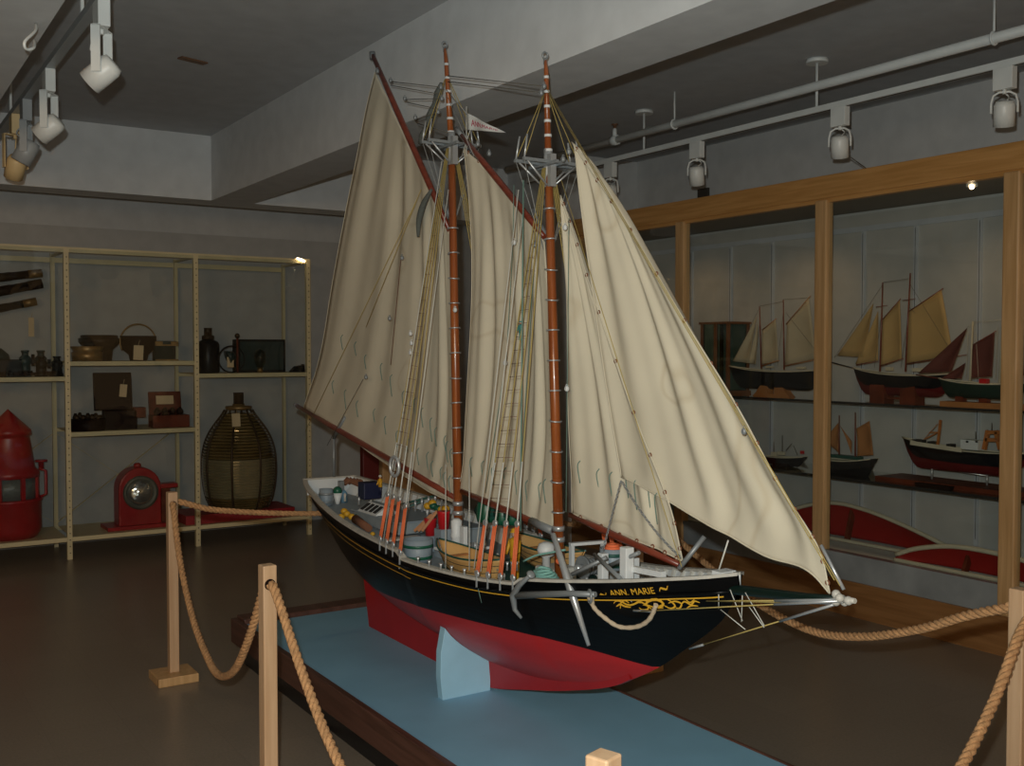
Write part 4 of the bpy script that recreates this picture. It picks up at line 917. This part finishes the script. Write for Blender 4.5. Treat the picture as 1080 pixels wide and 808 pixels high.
shrouds(hd1, [3.70, 3.76, 3.82, 3.88]); shrouds(hd2, [2.99, 3.055, 3.12, 3.18])
# topmast shrouds and stays
for hh, t_ in ((hd1, t1), (hd2, t2)):
    for sx in (-1,1):
        for sy in (-.028,.028):
            ln(hh+Vector((sx*.125,sy,0)), hh.lerp(t_,.72), 'shroud_yellow'); MB().tube([hh+Vector((sx*.125,sy,0)), hh+Vector((sx*.11,sy*.9,.09))], .004, 5).build('turnbuckle', 'silver', ship)
            ln(hh+Vector((sx*.125,sy,0)), hh+Vector((sx*.02,0,-.32)), 'line_grey')
bsend = SP(886,632)
for p, q, m_ in (((576,92),(886,618),'shroud_yellow'), ((578,98),(880,612),'shroud_yellow'), ((592,190),(719,598),'shroud_yellow'),
                 ((472,80),(574,91),'line_dark'), ((472,86),(575,98),'line_dark'), ((411,86),(466,92),'line_dark'), ((412,90),(462,99),'line_dark'), ((427,105),(466,104),'line_dark'), ((429,108),(462,115),'line_dark'), ((438,127),(462,118),'line_dark'), ((440,130),(472,140),'line_dark'),
                 ((471,100),(500,165),'line_grey'), ((471,95),(492,120),'line_grey'), ((444,200),(386,345),'shroud_yellow'), ((440,210),(322,455),'shroud_yellow'), ((423,270),(412,385),'line_brown'),
                 ((542,195),(541,255),'line_green'), ((541,258),(534,380),'line_green'), ((533,385),(512,520),'line_green'), ((545,200),(545,255),'line_grey'),
                 ((563,285),(548,520),'line_green'), ((600,230),(597,540),'line_green'), ((383,400),(345,470),'line_dark')):
    ln(SP(*p,-.05), SP(*q,-.05), m_, .0017)
ln(SP(552,190,-.12), at(549,560,X=2.05), 'line_green', .0035)
ln(SP(473,200,-.05), at(421,600,X=1.9), 'line_white', .0022); ln(SP(466,170,-.08), at(402,585,X=1.9), 'line_white', .0022)
ln(at(547,200,X=2.1), at(500,600,X=1.93), 'line_white', .002); ln(at(552,220,X=2.1), at(507,603,X=1.93), 'line_white', .002)
for x in (470, 495): ln(at(x,490,X=2.0), at(x,602,X=1.96), 'line_white', .0018)
# the furled brown-green cloth at main topmast, and the loose one below
MB().tube(curve([SP(466,88,-.02), SP(458,110,-.02), SP(449,135,-.02), SP(443,152,-.02)], 12), [.010+.008*sin(i*.8)**2 for i in range(13)], 10).build('furled_topsail', 'olive', ship)
MB().tube(curve([SP(455,200,-.05), SP(447,215,-.05), SP(442,232,-.05), SP(441,250,-.05)], 12), [.006+.009*sin(pi*i/12) for i in range(13)], 8).build('furled_topsail', 'olive', ship)
MB().tube([SP(455,200,.03), SP(478,232,.03)], .012, 8).build('gaff_jaw', 'steel_grey', ship); MB().tube([SP(562,222,.03), SP(578,256,.03)], .012, 8).build('gaff_jaw', 'steel_grey', ship)
def block(x, y, dx=-.05, s=.72, m='steel_grey', name='pulley_block'):
    p = SP(x, y, dx); q = MB().lathe([(.008*s,-.010*s),(.011*s,0),(.008*s,.010*s)], p, 10, RY(pi/2), sx=1.4); q.ring(p+Vector((0,0,.016*s)), .006*s, .002*s, RX(pi/2), 8, 4); return q.build(name, m, ship)
for a_ in ((412,85),(427,104),(438,124),(465,92),(466,104),(462,118),(398,75),(574,91),(571,98),(504,152),(516,162),(600,160),(594,168),(424,272),(564,258),(785,455),(386,398),(411,336)): block(*a_)
for a_ in ((542,256),(533,383),(433,352),(434,362),(433,372),(598,410),(596,240),(480,327)): block(*a_, m='white')
o = MB().ring(at(416,492,X=1.90), .029, .007, RZ(.2)@RY(pi/2), 20, 8, 1.35, 1).build('hanging_ring', 'silver', ship)
# chains of the jib sheet
def chain(p, q, s, n, name='chain'):
    P = sag(p, q, s, n); m_ = MB()
    for i in range(n):
        a = P[i].lerp(P[i+1],.5); d = (P[i+1]-P[i]); rot = d.to_track_quat('X','Z').to_matrix() @ RX(pi/2*(i % 2)); m_.ring(a, d.length*.42, .0016, rot, 8, 4, 1.4, .8)
    m_.build(name, 'steel_grey', ship)
chain(SP(655,507,-.04), at(636,580,X=2.16), .0, 26); chain(SP(656,508,-.05), SP(718,588,-.03), .02, 32)
# pennant
pn = thing('p','p','p',(0,0,0)); bpy.data.objects.remove(pn)
F0 = SP(492,119); F1 = SP(493,137); F2 = SP(533,140)
def pfn(u, v):
    a = F1.lerp(F0, v); return a.lerp(F2, u) + Vector((.006*sin(u*9), 0, 0))
pg = MB().grid(pfn, 16, 6).build('pennant', 'pennant', ship, 'white pointed pennant with red lettering', solid=.001)
uv, fs = text_mesh('ANN.MARIE'); vs = []
for u, v in uv:
    u2 = .10+u*.70; cc = .5; hh_ = .28*(1-u*.35); p = pfn(u2, cc+(v-.5)*2*hh_*.9/(1)*.9); vs.append(p-Vector((.0025,0,0)))
MB().add(vs, fs).build('pennant_lettering', 'crimson', pg, fix=False, solid=.0006)
ln(SP(492,112), SP(492,165), 'line_white', .002); ln(SP(487,165), SP(496,137), 'line_white', .002)
# bowsprit
br = SP(735,618); bq = SP(888,632)
bs = MB().tube([SP(700,612), SP(775,622), SP(850,630), bq], [.015,.016,.012,.009], 14).build('bowsprit', 'spar_green', ship)
q = MB(); 
for d_ in ((0,0,0),(-.02,-.005,.008),(.015,0,-.012),(-.01,.02,-.012),(0,-.03,0),(-.015,.015,.018)): q.ball(bq+Vector(d_)*.7, .012)
q.tube([bq, SP(902,634)], [.010,.007], 10); q.build('bowsprit_fitting', 'rail_white', bs)
def duo(p, q, split, m1_='shroud_yellow', m2_='silver', r=.002):
    A, B = p, q; c = A.lerp(B, split); ln(A, c, m1_, r, parent=bs, name='stay'); ln(c, B, m2_, r*2.2, parent=bs, name='stay_end', n=6)
duo(SP(735,682), SP(885,636), .62); ln(SP(727,684), SP(742,680), 'silver', .004, parent=bs, name='stay_end')
duo(onhull(672,645,.01), SP(884,634,-.02), .72); ln(onhull(668,644,.01), onhull(690,645,.01), 'silver', .004, parent=bs, name='stay_end')
duo(onhull(745,634,.01), SP(884,633,-.015), .55); duo(onhull(745,634,.01), SP(884,636,.02), .6)
for d_ in (-.025,.03): duo(SP(866,575,d_/2), SP(890,622,d_/2), .0, 'silver', 'silver', .0022)
for a_, b_ in (((770,622),(783,655)),((790,640),(806,662)),((758,627),(758,642)),((783,628),(782,656)),((760,643),(786,664)),((786,625),(806,660))): ln(SP(*a_,-.03), SP(*b_,-.02), 'line_white', .0016, parent=bs, name='net_line')
ln(SP(768,570), SP(757,605), 'line_white', .003); 
# ------------------------------------------------------------------ deck fittings
def dk(x, y, lift=0):
    z = .76
    for _ in range(25): p = at(x, y, Z=z); z = .5*z+.5*(dkz(min(5.2,max(2.2,p.y)))+lift)
    return at(x, y, Z=z)
def tub(c, r, h_, m, band, name='tub', rope=None):
    o = MB().lathe([(r*.88,0),(r*.93,h_*.3),(r,h_),(r*.92,h_),(r*.90,h_*.7)], c, 24).build(name, m, ship)
    for z_ in (.22,.72): MB().lathe([(r*(.90+.1*z_)+.003,h_*z_-.006),(r*(.90+.1*z_)+.003,h_*z_+.006)], c, 24).build('hoop', band, o)
    if rope:
        q = MB()
        for k in range(3): q.ring(c+Vector((0,0,h_*.9+k*.008)), r*(.7-.15*k), .007, None, 18, 6)
        q.build('coiled_rope', rope, o)
    return o
# aft
MB().bb(SX-.10, SX+.15, 4.20, 4.68, dkz(4.5), dkz(4.5)+.052).build('trunk_cabin', 'deck_grey', ship, bevel=.004)
MB().bb(SX-.115, SX+.165, 4.19, 4.69, dkz(4.5)+.052, dkz(4.5)+.060).build('cabin_roof', 'grey_paint', ship, bevel=.003)
sk = MB().prism([(SX-.11,dkz(4.5)+.06),(SX+.02,dkz(4.5)+.06),(SX-.045,dkz(4.5)+.10)], 'y', 4.42, 4.62).build('skylight', 'white', ship)
for k in range(4): MB().box((SX-.080,4.45+k*.047,dkz(4.5)+.083), (.05,.026,.004), RY(-.55)).build('skylight_pane', 'dark', sk)
MB().bb(SX+.05, SX+.19, 3.92, 4.16, dkz(4.0), dkz(4.0)+.085).build('deckhouse', 'deck_grey', ship, bevel=.004)
MB().bb(SX+.04, SX+.20, 3.91, 4.17, dkz(4.0)+.085, dkz(4.0)+.094).build('cabin_roof', 'grey_paint', ship, bevel=.003)
g = MB()
g.bar(at(424,537,X=2.30), at(447,528,X=2.40), .01, .01); g.bar(at(420,533,X=2.30), at(462,522,X=2.50), .006, .01); g.build('green_rail', 'deck_green', ship)
for i in range(7): p = at(424+i*7, 536-i*2, X=2.30+i*.02); MB().lathe([(.006,-.045),(.004,-.01),(.007,0),(.005,.02)], p, 8).build('belaying_pin', 'silver', ship)
tub(dk(344,533), .036, .085, 'grey_paint', 'steel_grey', 'barrel')
c = dk(356,532); MB().lathe([(.008,0),(.012,.01),(.026,.06)], c, 14).build('funnel', 'white', ship); MB().ball(c+Vector((0,0,.07)), .024).build('green_buoy', 'green', ship)
c = dk(363,530); MB().lathe([(.018,0),(.016,.05),(.006,.065)], c, 12).build('blue_jug', 'blue_cloth', ship)
q = MB(); c = dk(372,516,.03)
for k in range(5): q.tube([c+Vector((-.08+.03*k,.02*k-.03,.03)), c+Vector((-.03+.02*k,.01,.055-.004*k)), c+Vector((.02+.012*k,-.03,.02))], [.008,.014,.006], 8)
q.build('brown_tarpaulin', 'log', ship)
c = at(385,537,X=2.22); MB().box((2.27, c.y+.05, dkz(4.7)+.062+.045), (.10,.075,.085)).build('navy_box', 'navy', ship, bevel=.004)
def buoy(x, y, m='yellow', s=.018, X=None):
    c = dk(x, y) if X is None else at(x, y, X=X); MB().ball(c+Vector((0,0,s)), s, 12, .85).build('float_buoy', m, ship)
for x, y in ((360,549),(366,546),(371,549),(363,543)): buoy(x, y)
buoy(377,547,'green',.014); buoy(393,566,'yellow',.012)
for x, y, m_ in ((451,538,'yellow'),(456,535,'yellow'),(462,541,'green'),(457,538,'green'),(466,542,'yellow'),(470,541,'yellow'),(438,545,'yellow')): buoy(x, y, m_, .020, 2.36)
c = dk(375,552); d_ = dk(389,562); MB().tube([c+Vector((0,0,.02)), d_+Vector((0,0,.02))], [.022,.018], 12).build('log', 'log', ship)
def figurine(c, h_, coat, trousers, hat, label, lean=0.0):
    o = MB(); s = h_
    for sx in (-1,1): o.tube([c+Vector((0,sx*.07*s,0)), c+Vector((0,sx*.06*s,.25*s)), c+Vector((0,sx*.045*s,.48*s))], [.045*s,.05*s,.07*s], 8)
    o = o.build('figurine', trousers, ship, label)
    q = MB().lathe([(.12*s,.40*s),(.13*s,.5*s),(.12*s,.65*s),(.15*s,.78*s),(.06*s,.84*s)], c, 14, sx=.7)
    for sx in (-1,1): q.tube([c+Vector((0,sx*.14*s,.78*s)), c+Vector((-.04*s,sx*.19*s,.60*s)), c+Vector((-.12*s,sx*.14*s,.50*s))], [.045*s,.04*s,.03*s], 8)
    q.build('coat', coat, o); MB().ball(c+Vector((0,0,.91*s)), .065*s, 12, 1.2).build('head', 'skin', o); MB().lathe([(.11*s,.94*s),(.075*s,.955*s),(.07*s,1.0*s),(.03*s,1.02*s)], c, 12).build('hat', hat, o)
    return o
figurine(at(401,522,X=2.30)-Vector((0,0,.0)), .10, 'yellow', 'navy', 'line_white', 'small figure in yellow coat and pale hat near the stern')
figurine(dk(543,612), .20, 'yellow', 'yellow', 'yellow', 'small figure in yellow oilskins beside the dory')
figurine(at(549,359,X=2.10), .07, 'teal', 'teal', 'teal', 'tiny teal figure climbing the fore shrouds')
MB().bb(SX-.26, SX-.10, 3.98, 4.02, dkz(4)+.06, dkz(4)+.068).build('bench', 'rail_white', ship)
tub(dk(441,592), .062, .095, 'grey_paint', 'green')
for x, y in ((454,567),(468,560)):
    c = at(x,y,X=2.17); MB().bb(c.x-.03,c.x+.03,c.y-.03,c.y+.03,dkz(c.y),c.z+.01).build('bench', 'grey_paint', ship); o = MB().lathe([(.022,0),(.028,.07),(.030,.075),(.024,.075)], c+Vector((0,0,.01)), 16).build('red_bucket', 'bright_red', ship); MB().tube([c+Vector((0,.028*cos(t),.085+.03*sin(t))) for t in [pi*i/10 for i in range(11)]], .002, 5).build('bucket_handle', 'silver', o)
q = MB(); 
for k in range(3): q.bar(at(437+4*k,560,X=2.12), at(455+3*k,543-2*k,X=2.18), .006, .012)
q.build('oars', 'tan_wood', ship)
# pump stand at main mast
c = Vector((2.16, 3.74, dkz(3.7)))
MB().lathe([(.024,0),(.026,.05),(.020,.055),(.022,.11),(.026,.115),(.022,.13),(.024,.18),(.012,.19)], c, 16).build('pump', 'white', ship); MB().bb(c.x-.01,c.x+.01,c.y-.075,c.y-.045,c.z,c.z+.165).build('fife_post', 'white', ship); MB().bb(c.x-.08,c.x+.12,c.y-.07,c.y+.05,c.z+.060,c.z+.070).build('fife_rail', 'white', ship)
for k in range(8): MB().lathe([(.005,-.04),(.003,-.01),(.006,0),(.004,.02)], c+Vector((-.07+.025*k,-.06,.075)), 8).build('belaying_pin', 'silver', ship)
# green engine / winches
for x, y, s in ((513,545,1.1),(530,548,.8),(541,548,.8)):
    c = at(x, y, X=2.28); o = MB().lathe([(.035*s,-.02),(.04*s,.0),(.036*s,.05*s),(.028*s,.065*s),(.016*s,.07*s),(.018*s,.09*s),(.008*s,.095*s)], c, 18).build('green_winch', 'green', ship); MB().lathe([(.022*s,-.055*s),(.015*s,-.03*s),(.015*s,.03*s),(.022*s,.055*s)], c+Vector((0,0,.02)), 14, RX(pi/2)).build('winch_drum', 'deck_green', o)
# dories
def dory(cx, cy, L, B, H, label, rz=0):
    z0 = dkz(cy)+.012
    def sec(u, v, sd):
        t = u*2-1; hw_ = B/2*(1-abs(t)**2.4)*(.98) + .004; bz = H*(.30*t*t); tz = H*(1+.28*t*t)
        return Vector((cx+sd*hw_*(.45+.55*v), cy+t*L/2*(.80+.20*v), z0+bz+(tz-bz)*v))
    o = MB()
    for sd in (-1,1): o.grid(lambda u, v, sd=sd: sec(u, v, sd), 24, 6)
    o.grid(lambda u, v: sec(u, 0, -1).lerp(sec(u, 0, 1), v), 24, 2)
    r_ = o.build('dory', 'dory_yellow', ship, label, solid=.003)
    for sd in (-1,1):
        MB().tube([sec(i/24, 1, sd) for i in range(25)], .004, 6).build('gunwale', 'deck_green', r_)
        for v_ in (.34,.67): MB().tube([sec(i/24, v_, sd)+Vector((sd*.002,0,0)) for i in range(25)], .0018, 4).build('strake_line', 'dory_line', r_)
    for t in (.28,.5,.72): a = sec(t,.7,-1); b = sec(t,.7,1); MB().bar(a, b, .022, .005).build('thwart', 'tan_wood', r_)
    q = MB()
    for k in range(4): a = sec(.15+.05*k,.6,-.5); q.tube([a, a+Vector((.02,L*.3,-.005))], .004, 5)
    q.build('oars', 'log', r_)
    return r_
dory(2.055, 3.46, .50, .15, .085, 'yellow dory on the near side of the deck')
dory(2.40, 3.42, .50, .15, .085, 'yellow dory on the far side of the deck')
# rope coil, vent
c = at(574,606,X=2.085); c.z = dkz(c.y)+.004
q = MB()
for k in range(15):
    P = []
    for i in range(28): a = 2*pi*i/28; rk = .082-.0042*k; P.append(c+Vector((rk*cos(a)+.004*sin(3*a+k), rk*1.3*sin(a), .006+.0058*k+.004*sin(2*a+k*1.3))))
    q.tube(P, .0055, 6, closed=True)
q.build('rope_coil', 'teal_rope', ship)
MB().tube(curve([at(552,592,X=2.1), at(565,586,X=2.12), at(580,583,X=2.14), at(596,580,X=2.16)], 10), .004, 6).build('mooring_line', 'teal_rope', ship)
MB().bb(2.24, 2.36, 3.16, 3.28, dkz(3.15), dkz(3.15)+.055).build('hatch', 'rail_white', ship, bevel=.01)
c = at(576,590,X=2.26); MB().lathe([(.016,-.04),(.016,.01),(.03,.015),(.036,.04),(.028,.06),(.01,.068)], c, 18).build('vent', 'white', ship)
c = at(591,592,X=2.1); MB().ball(c, .018, 10, .7).build('float_buoy', 'orange', ship)
# windlass with white frame
f0 = dk(603,612); f1 = dk(633,604); 
zt_ = at(603,574,X=f0.x).z
f1 = Vector((f0.x+.13, f0.y-.03, f0.z))
q = MB(); q.bar(f0, (f0.x,f0.y,zt_), .014, .022); q.bar(f1, (f1.x,f1.y,zt_-.005), .014, .022); q.bar((f0.x-.01,f0.y,zt_), (f1.x+.01,f1.y,zt_), .024, .012); q.build('windlass_frame', 'white', ship, bevel=.002)
wc = f0.lerp(f1,.5)+Vector((0,-.03,.055))
wd = MB().lathe([(.045,-.05),(.045,-.04),(.022,-.035),(.020,0),(.022,.035),(.045,.04),(.045,.05)], wc, 20, RY(pi/2)).build('windlass_drum', 'steel_grey', ship)
for k in range(5): MB().ring(wc+Vector((-.03+.015*k,0,0)), .027, .006, RY(pi/2), 18, 6).build('wound_chain', 'steel_grey', wd)
MB().lathe([(.014,-.08),(.014,-.05),(.010,-.05)], wc, 12, RY(pi/2)).build('warping_head', 'silver', wd)
t2_ = tub(at(646,600,X=2.28), .046, .075, 'grey_paint', 'deck_green', 'rope_tub', 'orange')
for x, y, w_, h_, X_ in ((661,608,.034,.095,2.12),(636,606,.028,.075,2.20),(668,604,.03,.05,2.20)):
    c = at(x, y, X=X_); MB().bb(c.x-w_/2,c.x+w_/2,c.y-w_/2,c.y+w_/2,dkz(c.y),c.z+h_).build('bitt', 'white', ship, bevel=.003)
MB().box(at(766,610,X=SX)+Vector((0,.01,.012)), (.06,.04,.02)).build('bow_block', 'white', ship)
MB().bar(at(668,600,X=2.14), at(700,606,X=2.14), .02, .018).build('bitt_beam', 'white', ship)
# foredeck anchor
def bars(pts, name, m='steel_grey', r=.007): q = MB(); [q.tube([a, b], r, 8) for a, b in pts]; return q.build(name, m, ship)
bars([(at(627,585,X=2.12), at(655,611,X=2.06)), (at(603,606,X=2.06), at(640,588,X=2.12)), (at(640,598,X=2.12), at(674,583,X=2.12))], 'deck_anchor')
bars([(at(716,600,X=2.2), at(743,566,X=2.26))], 'jib_boom_crutch', 'steel_grey', .008)
for k in range(26):
    y = random.uniform(2.33,2.85); x = SX+random.uniform(-1,1)*(hb(y)-.04); q = MB().ring((x,y,dkz(y)+.012+random.random()*.015), random.uniform(.010,.022), random.uniform(.003,.0045), RZ(random.random()*3)@RX(random.uniform(-.6,.6)), 14, 6); q.build('chain_link', 'silver', ship)
q = MB()
for k in range(14): y = random.uniform(2.35,2.8); x = SX+random.uniform(-1,1)*(hb(y)-.05); q.box((x,y,dkz(y)+.01), (.02,.06,.015), RZ(random.random()*3))
q.build('deck_cleats', 'rail_white', ship)
for y in (3.2,3.27,3.35,3.42,3.5,3.58): MB().lathe([(.005,-.01),(.004,.01),(.008,.02)], (SX-hb(y)+.006, y, top(y)+.01), 8).build('belaying_pin', 'silver', ship)
for k in range(10):
    y = 3.0+.0; c = at(500+k*5, 596, X=2.05); MB().lathe([(.005,-.02),(.003,0),(.007,.012)], c, 8).build('belaying_pin', 'silver', ship)
for k in range(24):
    y = random.uniform(2.95,3.75) if k % 2 else random.uniform(4.2,5.1); x = SX+random.choice((-1,1))*random.uniform(.03,.12); MB().lathe([(.007,0),(.005,.02),(.008,.03),(.004,.04)], (x,y,dkz(y)+(.06 if k % 2 == 0 and y < 4.82 and y > 4.2 else 0)), 8).build('deck_fitting', random.choice(['silver','white','rail_white']), ship)
# stern bits
MB().bb(SX-.012, SX+.012, 5.05, 5.08, dkz(5.05), dkz(5.05)+.10).build('boom_crutch', 'steel_grey', ship); MB().tube([at(352,462,X=SX), at(364,440,X=SX)], .009, 8).build('boom_crutch', 'steel_grey', ship)
ln(at(352,462,X=SX), at(352,503,X=SX), 'steel_grey', .008, 'boom_crutch')
# starboard anchor, davit and fender
hs = lambda x, y, o=.03: onhull(x, y, o)
an = MB(); an.tube([hs(628,627,.035), hs(600,626,.035), hs(545,628,.04)], [.009,.010,.013], 10)
an = an.build('anchor', 'steel_grey', ship, 'grey anchor slung on the starboard bow')
q = MB(); q.tube([hs(560,606,.05), hs(548,617,.04), hs(541,628,.04), hs(543,643,.04), hs(550,652,.05)], [.006,.010,.013,.009,.005], 8); q.ball(hs(560,606,.05), .016, 10, .5, RX(.8)); q.build('anchor_arms', 'steel_grey', an)
MB().ring(hs(622,629,.04), .020, .0045, RY(pi/2)@RX(.4), 18, 6).build('anchor_ring', 'steel_grey', an)
A = at(583,563,X=2.02); Bp = hs(621,681,.10); MB().tube([A, A.lerp(Bp,.5), Bp], [.009,.014,.006], 12).build('anchor_stock', 'silver', ship, 'long silver tapered anchor stock hanging over the rail')
fp_ = [hs(623,629,.03), hs(626,640,.035), hs(637,651,.035), hs(653,661,.035), hs(672,661,.035), hs(685,653,.035), hs(692,638,.03)]
fd = MB().tube(curve(fp_, 40), [.0072+.0008*sin(i*1.9) + (.005*(1-i/6) if i < 6 else 0) for i in range(41)], 10).build('rope_fender', 'fender', ship)
ln(hs(504,620,.005), hs(508,636,.01), 'line_green', .0015)
# cradle
for sd in (-1, 1):
    out = [(.236,.21),(.246,.30),(.244,.40),(.226,.49)]
    prof_in = []
    for i in range(9):
        x_ = .226*(1-i/8)+.014*(i/8); zb = interp(ZBT, 3.56); zt = top(3.56); lo_, hi_ = zb, zt
        for _ in range(30):
            z_ = (lo_+hi_)/2
            if hxo(3.56, z_) < x_: lo_ = z_
            else: hi_ = z_
        prof_in.append((x_, z_))
    poly = [(SX+sd*x_, z_) for x_, z_ in out] + [(SX+sd*x_, z_) for x_, z_ in prof_in] + [(SX+sd*.014,.21)]
    tag(MB().prism(poly, 'y', 3.545, 3.585).build('cradle_board', 'cradle_blue', bevel=.002), 'light blue curved cradle board holding the hull on the %s side' % ('near' if sd < 0 else 'far'), 'cradle')
